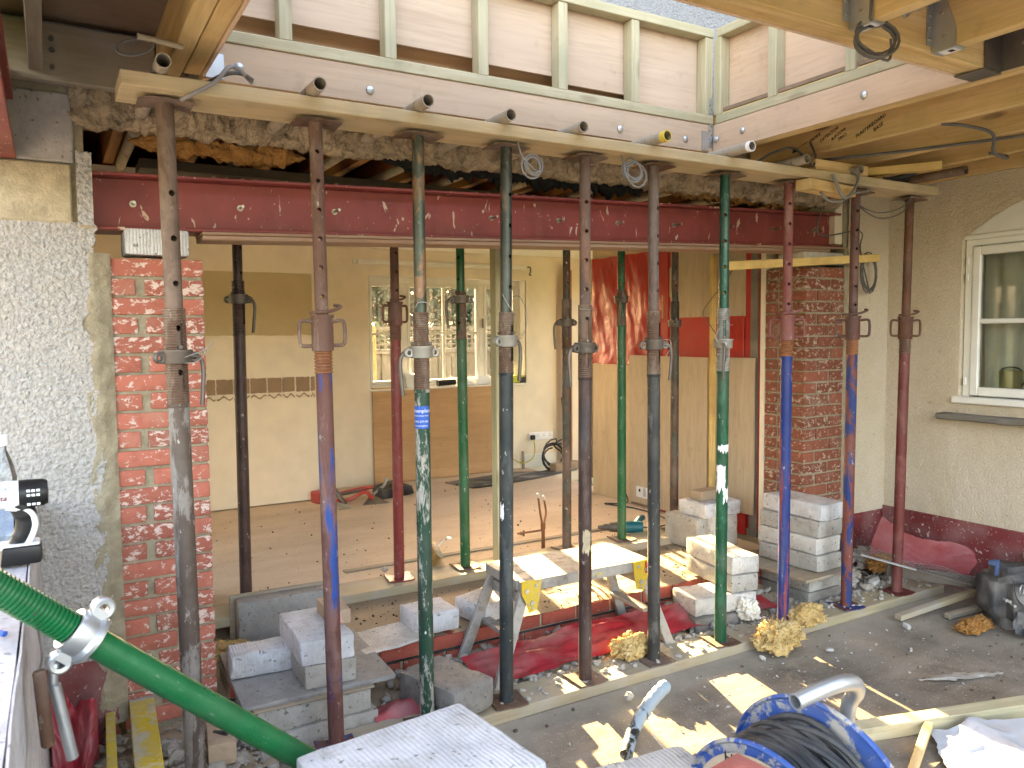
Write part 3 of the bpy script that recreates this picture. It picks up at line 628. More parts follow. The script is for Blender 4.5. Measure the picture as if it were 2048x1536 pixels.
# ---------------- red steel beam
a0, a1 = Vector((.155, 3.50, 2.062)), Vector((4.515, 3.50, 2.198)); bd = (a1-a0).normalized(); BL = (a1-a0).length
bmw = Matrix.Translation(a0) @ Matrix((bd, Vector((0, 1, 0)), bd.cross(Vector((0, 1, 0))))).transposed().to_4x4()
bt = bpy.data.objects.new('steel_beam', None); place(bt, None, bmw); tag(bt, 'long red oxide steel beam spanning the opening between the two brick piers', 'steel beam')
def bspan(n, lo, hi, m, **k): return from_me(n, box_me(*[hi[i]-lo[i] for i in range(3)], k.pop('bv', .003)), m, bt, bmw @ Matrix.Translation([(lo[i]+hi[i])/2 for i in range(3)]))
bspan('bottom_flange', (0, -.065, 0), (BL, .115, .013), M['red_primer']); bspan('top_flange', (0, -.065, .208), (BL+.03, .115, .221), M['red_primer']); bspan('web', (0, .0, .013), (BL, .012, .208), M['red_primer'])
bspan('bearing_plate', (.40, -.085, -.014), (BL+.04, .10, -.001), M['plate_brown']); bspan('bearing_plate', (.40, -.08, -.034), (BL-.1, .09, -.0155), M['plate_brown'])
for x in (.158, .57, .98, 1.39, 1.785, 2.188, 2.58, 2.99, 3.42, 3.81, 4.19):
    mb = MB().cyl((x, -.040-q.uniform(0, .035), .110), (x, .0, .110), .0065, n=10).cyl((x, -.012, .110), (x, -.001, .110), .010, n=6).cyl((x, -.002, .110), (x, 0, .110), .013, n=14)
    mb.build('bolt', M['bright_bolt'], bt, bmw)
def crumb(u0, n, yy, zz, nm):
    mb = MB(); qq = random.Random(int(u0*10))
    for k in range(n): rock(mb, bmw @ Vector((u0+qq.uniform(0, .9), qq.uniform(-.05, .0), .224)), qq.uniform(.004, .013), qq)
    return tag(mb.build('mortar_crumbs', M['broken'], None, smooth=False), nm, 'rubble', kind='stuff')
crumb(.3, 26, 0, 0, 'mortar crumbs on the top flange of the red beam at its left end'); crumb(1.5, 26, 0, 0, 'mortar crumbs on the top flange near the middle of the red beam'); crumb(2.5, 16, 0, 0, 'few mortar crumbs on the top flange right of the beam middle')

# ---------------- room beyond the opening
rl = thing('room_wall', 'cream projecting room wall with a torn strip of brown tile adhesive', 'wall', (1.1, 6.8, FZ))
span('wall_face', (-.3, 6.80, FZ+.012), (2.0, 6.84, 2.5), M['cream'], rl, bv=0); span('return_face', (1.96, 6.842, FZ+.012), (2.0, 7.26, 2.5), M['cream'], rl, bv=0)
grid('cabinet_patch', lambda u, v: (.9+1.08*u, 6.797, 1.645+.535*v+(.012*fbm((u*6, 1, 1)) if v == 0 else 0)), 40, 2, M['cream2'], rl, thick=.002)
grid('filler_line', lambda u, v: (.9+1.09*u, 6.796-.002*math.sin(v*3.14), 1.63+.022*v+.012*fbm((u*7, 2, v), 4)), 60, 3, M['cream'], rl, thick=.002)
x = .62
k = 0
while x < 1.98:
    wd = q.uniform(.085, .14); wd = min(wd, 1.985-x)
    if wd > .03:
        def pt(u, v, x=x, wd=wd, k=k):
            e = .006; return (x+wd*u+e*fbm((u*4, v*5, k)), 6.794-.003*abs(fbm((u*5, v*5, k))), 1.168+.125*v+e*fbm((u*5, v*3, k+.5)))
        grid('adhesive_patch', pt, 8, 8, M['adhesive'], rl, thick=.003)
        grid('adhesive_patch', lambda u, v, x=x, wd=wd, k=k: (x+wd*u, 6.795, 1.128+.014*math.sin(u*9+k)+(.012+.01*abs(fbm((u*6+k, 1, 2))))*v), 10, 2, M['adhesive'], rl, thick=.003)
    x += wd+q.uniform(.008, .014); k += 1
bw = thing('back_wall', 'cream back wall of the room with the casement window', 'wall', (3.5, 7.25, FZ))
wx0, wx1, wb, wt = 2.650, 4.418, 1.115, 2.218
for lo, hi in (((1.9, 7.24, 0), (wx0, 7.26, 2.5)), ((wx1, 7.24, 0), (5.3, 7.26, 2.5)), ((wx0, 7.24, wt), (wx1, 7.26, 2.5)), ((wx0, 7.24, 0), (wx1, 7.26, wb))): span('wall_face', lo, hi, M['cream'], bw, bv=0)
for lo, hi in (((-.6, 7.262, 0), (wx0-.02, 7.5, 2.62)), ((wx1+.02, 7.262, 0), (5.6, 7.5, 2.62)), ((wx0-.02, 7.262, wt+.02), (wx1+.02, 7.5, 2.62)), ((wx0-.02, 7.262, 0), (wx1+.02, 7.5, wb-.02))): span('masonry', lo, hi, M['roughcast_u'], bw, bv=0)
for lo, hi in (((wx0-.018, 7.242, wb), (wx0, 7.42, wt)), ((wx1, 7.242, wb), (wx1+.018, 7.42, wt)), ((wx0, 7.242, wt), (wx1, 7.42, wt+.018))): span('reveal', lo, hi, M['plaster'], bw, bv=0)
span('window_board', (wx0+.001, 7.225, wb-.018), (wx1-.001, 7.42, wb+.004), M['white_paint'], bw)
bwin = place(bpy.data.objects.new('casement_window', None), bw, Matrix.Translation((3.5, 7.4, 1.6)))
def wb2(lo, hi, n='frame'): return span(n, lo, hi, M['white_paint'], bwin, bv=.005)
gx0, gx1, gy = wx0+.0, wx1-.0, 7.40
wb2((gx0, gy-.03, wb), (gx0+.055, gy+.03, wt)); wb2((gx1-.055, gy-.03, wb), (gx1, gy+.03, wt)); wb2((gx0+.055, gy-.03, wt-.065), (gx1-.055, gy+.03, wt)); wb2((gx0+.055, gy-.03, wb), (gx1-.055, gy+.03, wb+.045))
mull = (3.075, 3.945)
for x in mull: wb2((x-.03, gy-.03, wb+.045), (x+.03, gy+.03, wt-.065), 'mullion')
cols = [(gx0+.055, mull[0]-.03, 0), (mull[0]+.03, mull[1]-.03, 1), (mull[1]+.03, gx1-.055, 1)]
for (x0, x1, sp) in cols:
    z0, z1 = wb+.045, wt-.065; s = .032
    for lo, hi in (((x0, gy-.035, z0), (x0+s, gy+.01, z1)), ((x1-s, gy-.035, z0), (x1, gy+.01, z1)), ((x0+s, gy-.035, z0), (x1-s, gy+.01, z0+s)), ((x0+s, gy-.035, z1-s), (x1-s, gy+.01, z1))): wb2(lo, hi, 'sash')
    zm = 1.66; wb2((x0+s, gy-.03, zm-.014), (x1-s, gy+.0, zm+.014), 'glazing_bar')
    xs = [x0+s, x1-s]
    if sp:
        xm = (x0+x1)/2; wb2((xm-.013, gy-.029, z0+s), (xm+.013, gy+.001, zm-.014), 'glazing_bar'); wb2((xm-.013, gy-.029, zm+.014), (xm+.013, gy+.001, z1-s), 'glazing_bar'); xs = [x0+s, xm-.013, xm+.013, x1-s]
    for k in range(0, len(xs), 2):
        for za, zb in ((z0+s, zm-.014), (zm+.014, z1-s)): span('pane', (xs[k], gy-.012, za), (xs[k+1], gy-.009, zb), M['glass_dusty'], bwin, bv=0)
box('latch', (3.955, gy-.045, 1.76), (.012, .02, .10), M['steel_dark'], bwin)
span('ceiling_board', (-.3, 4.62, 2.475), (5.3, 7.24, 2.535), M['plaster'], bw, bv=0)
bpy.data.objects['ceiling_board'].parent = None; bpy.data.objects['ceiling_board'].matrix_basis = W['ceiling_board']; bpy.data.objects['ceiling_board'].name = 'ceiling'; struct(bpy.data.objects['ceiling'])
lw = thing('side_wall', 'cream side wall of the room with a wide doorway added to let in light, hidden behind the left pier', 'wall', (-.1, 5.2, 0))
for lo, hi in (((-.3, 3.72, 0), (-.02, 4.7, 2.5)), ((-.3, 5.9, 0), (-.02, 6.8, 2.5)), ((-.3, 4.7, 2.2), (-.02, 5.9, 2.5))): span('wall_face', lo, hi, M['cream'], lw, bv=0)  # unseen doorway gap added so sky light reaches floor and ceiling
rr = thing('partition_wall', 'right side wall of the room behind the leaning plywood sheets', 'wall', (4.3, 5.5, FZ))
span('wall_face', (4.262, 3.75, 0), (4.30, 5.82, 2.5), M['ply_inner'], rr, bv=0)
span('pale_trim', (4.19, 3.756, FZ), (4.262, 3.80, 2.19), M['cream'], rr); span('grey_trim', (4.235, 3.86, FZ), (4.262, 3.93, 2.19), M['slate'], rr)
span('upper_ply', (4.235, 3.98, 1.76), (4.255, 4.86, 2.30), M['ply_grey'], rr)
tag(span('room_floor_boards', (-.3, 3.74, 2.76), (5.3, 7.24, 2.78), M['sawn_orange'], bv=0), 'underside of the upstairs floorboards above the orange joists', 'floorboards')
for i, x in enumerate((.30, .66, 1.04, 1.44, 1.84, 2.24, 2.64, 3.04, 3.44, 3.84, 4.24)):
    o = timber('floor_joist', (x, 3.62, 2.645), (x, 7.2, 2.645), .048, .20, M['sawn_orange'])
    tag(o, 'old orange brown joist above the red beam, '+('leftmost of the row', 'over the left brick pier', 'right of the pink and blue prop head', 'over the flaking green prop', 'left of the tall dark prop head', 'over the brown prop with lettering', 'over the mottled grey prop', 'left of the taped green prop head', 'between the green prop and blue prop', 'over the blue prop', 'rightmost of the row')[i], 'joist', 'old floor joists above the beam')
# inner row: sole plank, spreader
tag(timber('inner_sole_plank', (.42, 4.20, .212), (4.15, 4.20, .212), .23, .05, M['sawn_dusty']), 'dusty plank on the room floor under the inner row of props', 'plank')
tag(timber('inner_spreader', (.4, 4.22, 2.463), (4.2, 4.22, 2.463), .22, .047, M['sawn_dark']), 'spreader plank above the inner props hidden by the red beam', 'plank')
# ================================================================== ROOF STRUCTURE
RZ0, RZ1 = 2.60, 2.795
dk = thing('roof_deck', 'dark underside of the flat roof boards round the rooflight opening', 'roof', (2, 1, 2.8))
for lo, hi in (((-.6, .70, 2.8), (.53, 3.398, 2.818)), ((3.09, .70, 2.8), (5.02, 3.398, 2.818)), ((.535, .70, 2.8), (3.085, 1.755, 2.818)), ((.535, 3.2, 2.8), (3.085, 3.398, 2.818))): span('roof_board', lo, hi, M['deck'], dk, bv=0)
span('fascia', (-.6, .67, 2.58), (5.02, .698, 2.84), M['sawn'], dk)
led = tag(span('ledger_board', (-.42, 3.335, 2.572), (.392, 3.385, 2.775), M['sawn_grey']), 'grey ledger board bolted along the house wall at upper left', 'ledger board')
for z in (2.62, 2.68, 2.72): MB().cyl((.05, 3.325, z), (.05, 3.336, z), .009, n=8).build('bolt', M['steel_dark'], led, Matrix())
lt = thing('rooflight_trimmer', 'doubled pale timber trimmer along the left side of the rooflight', 'roof beam', (.46, 1, RZ0))
timber('timber', (.425, .70, 2.6975), (.425, 3.333, 2.6975), .058, .195, M['sawn'], lt); timber('timber', (.488, .70, 2.6995), (.488, 3.12, 2.6995), .058, .195, M['sawn'], lt); span('ply_edge', (.5185, 1.765, 2.597), (.532, 3.11, 2.80), M['ply_peach'], lt)
ft = thing('rooflight_trimmer', 'doubled timber trimmer across the near side of the rooflight carrying joist hangers', 'roof beam', (2, 1.71, RZ0))
timber('timber', (.535, 1.689, 2.6975), (3.083, 1.689, 2.6975), .046, .195, M['sawn'], ft); timber('timber', (.535, 1.7375, 2.6995), (3.083, 1.7375, 2.6995), .046, .195, M['sawn'], ft)
span('ply_edge', (.54, 1.7615, 2.598), (3.07, 1.772, 2.80), M['ply_peach'], ft)
rt_ = thing('rooflight_trimmer', 'doubled timber trimmer under the right plywood upstand of the rooflight', 'roof beam', (3.13, 1, RZ0))
timber('timber', (3.108, .70, 2.6975), (3.108, 3.333, 2.6975), .045, .195, M['sawn'], rt_); timber('timber', (3.156, .70, 2.6995), (3.156, 3.333, 2.6995), .045, .195, M['sawn'], rt_)
bt_ = thing('rooflight_trimmer', 'doubled timber trimmer behind the back plywood upstand of the rooflight', 'roof beam', (2, 3.18, RZ0))
timber('timber', (.53, 3.158, 2.695), (3.083, 3.158, 2.695), .044, .195, M['sawn'], bt_); timber('timber', (.53, 3.206, 2.697), (3.083, 3.206, 2.697), .044, .195, M['sawn'], bt_)
jl = {3.60: 'roof joist with black handwriting on its side at right', 4.083: 'roof joist between the handwritten joist and the joist nearest the window wall', 4.523: 'roof joist nearest the cream window wall'}
JO = {}
for x, lb in jl.items(): JO[x] = tag(timber('roof_joist', (x, .70, 2.697), (x, 3.333, 2.697), .046, .195, M['sawn']), lb, 'roof joist', 'roof joists')
tag(timber('roof_joist', (-.002, .70, 2.697), (-.002, 3.333, 2.697), .045, .195, M['sawn_grey']), 'greyish roof joist ending on the ledger board at upper left', 'roof joist', 'roof joists')
for x, lb in ((2.245, 'roof joist held by the hanger with the coiled cable beside it'), (2.683, 'roof joist held by the wide bright hanger at top right')):
    tag(timber('roof_joist', (x, .70, 2.697), (x, 1.662, 2.697), .046, .193, M['sawn']), lb, 'roof joist', 'roof joists')
tag(timber('wall_plate', (4.99, .70, 2.70), (4.99, 3.333, 2.70), .05, .195, M['sawn']), 'timber wall plate along the top of the window wall', 'wall plate')
def hanger(x, lb, wd=.05):
    h = thing('joist_hanger', lb, 'joist hanger', (x, 1.63, RZ0), 'joist hangers')
    span('seat', (x-wd/2-.002, 1.575, 2.596), (x+wd/2+.002, 1.664, 2.5985), M['galv'], h, bv=0)
    for s in (-1, 1):
        xx = x+s*(wd/2+.0015); mb = MB(); vs = [(xx, 1.664, 2.597), (xx, 1.58, 2.597), (xx, 1.58, 2.66), (xx, 1.625, 2.79), (xx, 1.664, 2.79)]
        mesh_obj('side_plate', [(a[0]+d, a[1], a[2]) for d in (-.001, .001) for a in vs], [(0, 1, 2, 3, 4), (9, 8, 7, 6, 5)]+[(i, i+5, (i+1) % 5+5, (i+1) % 5) for i in range(5)], M['galv'], h)
        span('flange', (min(xx, xx+s*.032), 1.661, 2.62), (max(xx, xx+s*.032), 1.6645, 2.79), M['galv'], h, bv=0)
        for k in range(4): mb.cyl((xx+s*.016, 1.6565, 2.64+.04*k), (xx+s*.016, 1.661, 2.64+.04*k), .005, n=8)
        mb.cyl((xx+s*.001, 1.62, 2.64), (xx+s*.006, 1.62, 2.64), .006, n=8).cyl((xx+s*.001, 1.63, 2.72), (xx+s*.006, 1.63, 2.72), .006, n=8)
        mb.build('nail_heads', M['bright_bolt'], h)['kind'] = 'stuff'
    lbp = span('label', (x-.02, 1.59, 2.5945), (x+.022, 1.645, 2.5957), M['paper'], h, bv=0)
    span('barcode', (x-.012, 1.60, 2.5935), (x+.010, 1.618, 2.5943), M['ink'], lbp, bv=0)
hanger(2.245, 'galvanised joist hanger at top right with a coil of cable in front'); hanger(2.683, 'galvanised joist hanger with white label just right of the coiled cable')
hc = thing('joist_hanger', 'dark corner joist hanger where the near trimmer meets the right trimmer', 'joist hanger', (3.04, 1.7, RZ0), 'joist hangers')
span('seat', (2.965, 1.66, 2.593), (3.085, 1.768, 2.597), M['steel_dark'], hc, bv=0); span('flange', (3.078, 1.50, 2.60), (3.0845, 1.662, 2.785), M['steel_dark'], hc, bv=0); span('side_plate', (2.975, 1.655, 2.60), (3.078, 1.6625, 2.785), M['steel_dark'], hc, bv=0)
mb = MB(); [mb.cyl((3.0785, 1.53+.05*(k % 2), 2.63+.05*k), (3.073, 1.53+.05*(k % 2), 2.63+.05*k), .006, n=8) for k in range(4)]; mb.build('nail_heads', M['bright_bolt'], hc)['kind'] = 'stuff'
for x in (2.50, 2.92): tag(MB().cyl((x, 1.666, 2.70), (x-.012, 1.60, 2.695), .006, n=8).cyl((x, 1.664, 2.70), (x, 1.655, 2.70), .014, n=10).build('coach_bolt', M['galv']), 'galvanised threaded bolt sticking out of the near trimmer '+('between the two hangers' if x < 2.7 else 'beside the dark corner hanger'), 'bolt')
# handwriting on the joist
jw = JO[3.60]
def wr(s, y, z, size, rot=.42): text('handwriting', s, size, basis((3.5755, y, z), (0, -math.cos(rot), math.sin(rot)), (0, math.sin(rot), math.cos(rot))), M['ink'], jw, font_shear=.25)
wr('SMOKE', 2.915, 2.655, .024); wr('DETECTOR', 2.845, 2.645, .024); wr('B.ROOM', 2.775, 2.640, .024); wr('TRIO', 2.735, 2.628, .024); wr('PLASTERBOARD', 2.63, 2.622, .025); wr('BASE', 2.53, 2.632, .026)
mesh_obj('arrow', [(3.5755, 3.03, 2.625), (3.5755, 2.995, 2.628), (3.5755, 3.02, 2.655)], [(0, 1, 2)], M['ink'], jw)
MB().sweep([(3.5755, 3.0, 2.643), (3.5755, 2.93, 2.668)], .0015, 5).build('arrow', M['ink'], jw)

# ---- rooflight upstands
bu = thing('rooflight_upstand', 'back upstand of the rooflight with plywood panels between pale studs', 'rooflight upstand', (1.8, 3.15, RZ0))
span('face_ply', (.534, 3.121, 2.594), (3.069, 3.133, 2.736), M['ply_pink'], bu, bv=.001)
timber('bottom_plate', (.53, 3.148, 2.7605), (3.068, 3.148, 2.7605), .07, .045, M['sawn_green'], bu); timber('top_plate', (.53, 3.148, 3.205), (3.068, 3.148, 3.205), .07, .045, M['sawn_green'], bu)
SX = (.858, 1.288, 1.722, 2.144, 2.573, 2.997+.066)
for x in SX: timber('stud', (x-.025, 3.15, 2.784), (x-.025, 3.15, 3.181), .05, .065, M['sawn_green'], bu, up=(0, 1, 0))
xs = [.53]+list(SX)
for k_, (a, b) in enumerate(zip(xs[:-1], xs[1:])): span('infill_panel', (a-.02, 3.186, (2.872, 2.876, 2.874, 2.86, 2.835, 2.80)[k_]), (b-.03, 3.198, 3.24), M['ply_pink'], bu, bv=.001)
span('outer_board', (.45, 3.262, 2.82), (3.2, 3.275, 3.24), M['ply_brown'], bu, bv=.001)
for x, z in ((.655, 2.653), (1.169, 2.644), (1.834, 2.637), (2.451, 2.643), (2.877, 2.644)): MB().lathe([(0, .017), (.006, .016), (.011, .008), (.012, 0)], 16, (x, 3.1205, z), (0, -1, 0)).build('coach_bolt', M['galv'], bu)
span('strap', (3.038, 3.117, 2.62), (3.066, 3.1205, 2.87), M['galv'], bu, bv=0); span('strap_foot', (2.99, 3.1165, 2.60), (3.0375, 3.1205, 2.70), M['galv'], bu, bv=0)
mb = MB(); [mb.cyl((3.045+.013*(k % 2), 3.1165, 2.66+.022*k), (3.045+.013*(k % 2), 3.1175, 2.66+.022*k), .0035, n=6) for k in range(9)]; mb.build('nail_holes', M['ink'], bu)['kind'] = 'stuff'
span('strap', (.535, 3.116, 2.60), (.60, 3.1205, 2.69), M['galv'], bu, bv=0)
ru = thing('rooflight_upstand', 'right upstand of the rooflight with peach plywood and pale studs', 'rooflight upstand', (3.1, 2.4, RZ0))
span('face_ply', (3.071, 1.775, 2.594), (3.083, 3.119, 2.736), M['ply_peach'], ru, bv=.001)
timber('bottom_plate', (3.102, 1.77, 2.7605), (3.102, 3.10, 2.7605), .066, .045, M['sawn_green'], ru); timber('top_plate', (3.102, 1.77, 3.205), (3.102, 3.10, 3.205), .066, .045, M['sawn_green'], ru)
SY = (3.095, 2.731, 2.296, 1.87)
for y in SY: timber('stud', (3.103, y, 2.784), (3.103, y, 3.181), .065, .05, M['sawn_green'], ru, up=(0, 1, 0))
ys = list(SY)+[1.77]
for a, b in zip(ys[:-1], ys[1:]): span('infill_panel', (3.137, b-.02, 2.79), (3.149, a+.02, 3.24), M['ply_peach'], ru, bv=.001)
for y, z in ((2.914, 2.665), (2.223, 2.661), (3.095, 2.66)): MB().lathe([(0, .017), (.006, .016), (.011, .008), (.012, 0)], 16, (3.0705, y, z), (-1, 0, 0)).build('coach_bolt', M['galv'], ru)
for nm, lo, hi, lb in (('rooflight_upstand', (.50, 1.77, 2.822), (.53, 3.11, 3.23), 'left upstand board of the rooflight above the left trimmer'), ('rooflight_upstand', (.50, 1.73, 2.822), (3.15, 1.765, 3.23), 'near upstand board of the rooflight above the near trimmer')): tag(span(nm, lo, hi, M['ply_peach']), lb, 'rooflight upstand')
# red steel over the side opening at left
ls = thing('steel_beam', 'short red steel beam running over the side opening at far upper left', 'steel beam', (-.16, 1.5, 2.29))
span('bottom_flange', (-.27, .7, 2.294), (-.075, 3.388, 2.307), M['red_primer'], ls); span('web', (-.178, .7, 2.308), (-.166, 3.388, 2.50), M['red_primer'], ls); span('top_flange', (-.27, .7, 2.501), (-.075, 3.388, 2.515), M['red_primer'], ls)
span('side_board', (-.5, .7, 2.52), (-.10, 3.33, 2.598), M['sawn_grey'], ls)
pw = thing('parapet_wall', 'low whitewashed block wall at the left edge with tools on top', 'wall', (-.2, 1.8, 0))
grid('inner_face', lambda u, v: (-.060+.004*fbm((u*9, v*9, 3), 4)-.02*(1-u), .25+3.145*u, 1.047*v), 90, 40, M['whitewash'], pw, thick=.004)
grid('top_face', lambda u, v: (-.48+.412*u+(-.02*(1-v) if u > .99 else 0), .25+3.145*v, 1.044+.004*fbm((u*9, v*25, 3), 4)), 24, 90, M['whitewash'], pw, thick=.01)
span('core', (-.48, .26, 0), (-.09, 3.39, 1.03), M['whitewash'], pw, bv=0)

# ================================================================== FORMWORK: spreader, tubes, sole plate
spr = tag(timber('spreader_plank', (.225, 2.90, 2.464), (4.56, 2.90, 2.464), .222, .047, M['sawn_mid']), 'long timber spreader plank across the heads of the front props', 'plank')
tag(timber('sole_plate', (.95, 2.925, .027), (4.78, 2.925, .027), .20, .052, M['sawn_dusty']), 'dusty timber sole plate on the ground under the front row of props', 'plank')
tubes = [(.344, 2.73, 'behind the leftmost prop head, beside the left trimmer', 0), (.839, 2.72, 'above the red and blue prop second from left', 0), (1.245, 2.72, 'above the flaking green prop', 0), (1.611, 2.74, 'above the tall dark grey prop', 0), (1.97, 2.75, 'above the brown prop with embossed collar', 0), (2.385, 2.70, 'with a yellow painted end', 1), (2.866, 2.66, 'with pale clean end below the rooflight corner', 2), (3.323, 2.72, 'under the handwritten joist', 0), (3.80, 2.76, 'behind the short packing block at right', 0), (4.33, 2.50, 'in the dark corner above the rightmost red prop', 3)]
for x, y, lb, k in tubes:
    o = MB().lathe([(0, .0205), (0, .0242), (1.75, .0242), (1.75, .0205), (.001, .0205)], 20, (x, y, 2.5125), (0, 1, 0)).build('scaffold_tube', M['tube_rusty'] if k != 3 else M['steel_rust'])
    tag(o, 'scaffold tube '+lb, 'scaffold tube', 'scaffold tubes lying on the spreader')
    if k == 1: MB().lathe([(-.0005, .020), (-.0005, .0247), (.03, .0247)], 20, (x, y, 2.5125), (0, 1, 0)).build('yellow_end', plain('yellow_end_paint', (.66, .50, .06), .5), o)
    if k == 2: MB().lathe([(-.0005, .020), (-.0005, .0247), (.02, .0247)], 20, (x, y, 2.5125), (0, 1, 0)).build('pale_end', M['white_plastic'], o)
for a, b, w_, h_, m, lb in (((3.39, 2.80, 2.405), (3.83, 2.86, 2.405), .09, .055, 'sawn', 'short timber packer wedged under the spreader beside the red and blue prop'), ((3.50, 2.86, 2.52), (3.93, 2.86, 2.52), .10, .06, 'sawn', 'short packing block lying on the spreader plank at right'), ((3.98, 3.02, 2.545), (4.30, 2.62, 2.555), .06, .045, 'sawn_yellow', 'pale batten lying slanted on the spreader under the roof joists')):
    tag(timber('packing_block', a, b, w_, h_, M[m]), lb, 'timber block')
tag(timber('rough_batten', (3.37, 3.30, 2.025), (4.74, 3.30, 2.125), .025, .05, M['sawn_yellow']), 'yellow rough sawn batten resting across the top of the right pier', 'batten')
tag(box('bearing_block', (4.37, 3.53, 2.12), (.40, .20, .075), M['block_dusty']), 'pale bearing block between right brick pier and red beam', 'block')

# ================================================================== PROPS
def hole_tube(L, ro, ri, holes, hr):
    mb = MB().lathe([(0, ri), (0, ro), (L, ro), (L, ri), (0, ri)], 28); a = mesh_obj('tmp', mb.v, mb.f, M['galv'])
    hb = MB(); [hb.cyl((-.1, 0, z), (.1, 0, z), hr, n=14) for z in holes]; b = mesh_obj('tmp2', hb.v, hb.f, M['galv'])
    md = a.modifiers.new('b', 'BOOLEAN'); md.object = b; md.operation = 'DIFFERENCE'; md.solver = 'EXACT'
    dg = bpy.context.evaluated_depsgraph_get(); dg.update(); me = bpy.data.meshes.new_from_object(a.evaluated_get(dg))
    bpy.data.objects.remove(a); bpy.data.objects.remove(b); me.materials.clear(); me.materials.append(M['galv'])
    me.polygons.foreach_set('use_smooth', [True]*len(me.polygons)); me.set_sharp_from_angle(angle=R(35)); return me
IN_A = hole_tube(1.25, .0245, .0205, [1.25-.20-.128*k for k in range(8)], .0095)
IN_B = hole_tube(1.25, .0290, .0245, [1.25-.30-.150*k for k in range(6)], .0105)
IN_C = hole_tube(1.25, .0245, .0205, [1.25-.11-.105*k for k in range(10)], .0085)
def prop(label, base, top, cz, style, mo, mi, mth, tt, tb, ha, hr, big=False, group='front row of steel props', ring=0, bent=0):
    """base/top points of the axis; cz collar height; tt,tb thread top/bottom heights; ha = handle angle; hr = hole angle"""
    base, top = Vector(base), Vector(top); p = thing('steel_prop', label, 'prop', base, group)
    ax = (top-base).normalized(); x, y = Vector((1, 0, 0)), Vector((0, 1, 0)); x = (x-ax*x.dot(ax)).normalized(); y = ax.cross(x)
    mw = Matrix.Translation(base) @ Matrix((x, y, ax)).transposed().to_4x4(); L = (top-base).length; z0 = base.z
    ro, ri = (.0345, .029) if big else (.0302, .0245); tm = MB
    # plates
    def plate(nm, z, sx, sy, seed, mat, curl):
        grid(nm, lambda u, v: ((u-.5)*sx, (v-.5)*sy, z+curl*(u-.5)**2*.03+.003*fbm((u*2, v*2, seed))), 8, 8, mat, p, mw @ Matrix.Rotation(seed*.7, 4, 'Z'), thick=.006)
    sd = rnd.uniform(-.25, .25)
    plate('base_plate', .002, .15, .15, sd, M['steel_rust'] if style == 'A' else mo, 1 if bent == 0 else -2); plate('head_plate', L-.009, .17, .12, sd*.4, M['steel_rust'], -1.2)
    tT, tB = tt-z0, tb-z0; cz = cz-z0
    # inner tube
    im = IN_B if big else (IN_C if style == 'B' else IN_A)
    from_me('inner_tube', im, mi, p, mw @ Matrix.Translation((0, 0, L-.012-1.25)) @ Matrix.Rotation(hr, 4, 'Z'))
    mb = MB().lathe([(.004, ro), (tB if style == 'A' else cz-.15, ro)], 28); mb.build('outer_tube', mo, p, mw)
    rt = ro+.0012; c, s_ = math.cos(ha), math.sin(ha)
    def pt(a, b, z): return (c*a-s_*b, s_*a+c*b, z)
    if style == 'A':
        prof = []; z = tB; pch = .0088
        while z < tT: prof += [(z, rt-.0022), (z+pch*.28, rt+.0010), (z+pch*.62, rt+.0010), (z+pch*.9, rt-.0022)]; z += pch
        prof += [(tT, rt-.002), (tT, ri+.0015)]; sl = hr
        def skip(a, z):
            d = (a-sl+math.pi) % (2*math.pi)-math.pi; return abs(d) < .26 and tB+.05 < z < tT-.05
        MB().lathe(prof, 36, skip=skip).build('thread', mth, p, mw)
        MB().lathe([(tB-.012, ro+.0005), (tB-.010, ro+.002), (tB, ro+.002), (tB+.002, rt-.002)], 28).build('weld_ring', mo, p, mw)
        # cast collar with two lugs and hinged bar
        k = MB().lathe([(cz-.021, rt), (cz-.021, rt+.011), (cz-.015, rt+.014), (cz+.014, rt+.014), (cz+.020, rt+.018), (cz+.026, rt+.018), (cz+.026, rt)], 26)
        for sgn in (-1, 1):
            k.lathe([(-.011, .009), (-.012, .016), (-.009, .019), (.009, .019), (.012, .016), (.011, .009), (-.011, .009)], 18, pt(sgn*(rt+.024), 0, cz), (-s_, c, 0))
            k.box(pt(sgn*(rt+.009), 0, cz), (.016, .020, .026), Matrix.Rotation(ha, 3, 'Z'))
        k.build('collar', M['galv_dull'] if mth is M['thread_grey'] or label.startswith('flaking') or label.startswith('tall dark') else M['steel_dark'], p, mw)
        if ring: box_t = None
        a0 = rt+.026
        MB().sweep(smooth_path([pt(a0-.012, -.006, cz), pt(a0+.010, -.006, cz+.001), pt(a0+.026, -.006, cz-.015), pt(a0+.031, -.006, cz-.05), pt(a0+.026, -.008, cz-.11), pt(a0+.020, -.008, cz-.17)]), .0078, 10).build('handle', M['steel_dark'], p, mw)
        MB().cyl((math.cos(hr)*(rt+.010), math.sin(hr)*(rt+.010), cz+.035), (-math.cos(hr)*(rt+.012), -math.sin(hr)*(rt+.012), cz+.035), .0068, n=10).build('pin', M['steel_dark'], p, mw)
    else:
        # cast sleeve nut with two loop handles, short thread below, bent pin above
        r2 = ro+.010; zs, zt = cz-.068, cz+.062
        MB().lathe([(zs, ro+.001), (zs, r2), (zt-.008, r2), (zt-.008, r2+.005), (zt+.004, r2+.005), (zt+.004, ri+.001)], 28).build('sleeve_nut', mi, p, mw)
        prof = []; z = zs-.085
        while z < zs-.001: prof += [(z, ro-.001), (z+.003, ro+.0035), (z+.008, ro+.0035), (z+.010, ro-.001)]; z += .0125
        MB().lathe(prof, 30).build('thread', mth, p, mw)
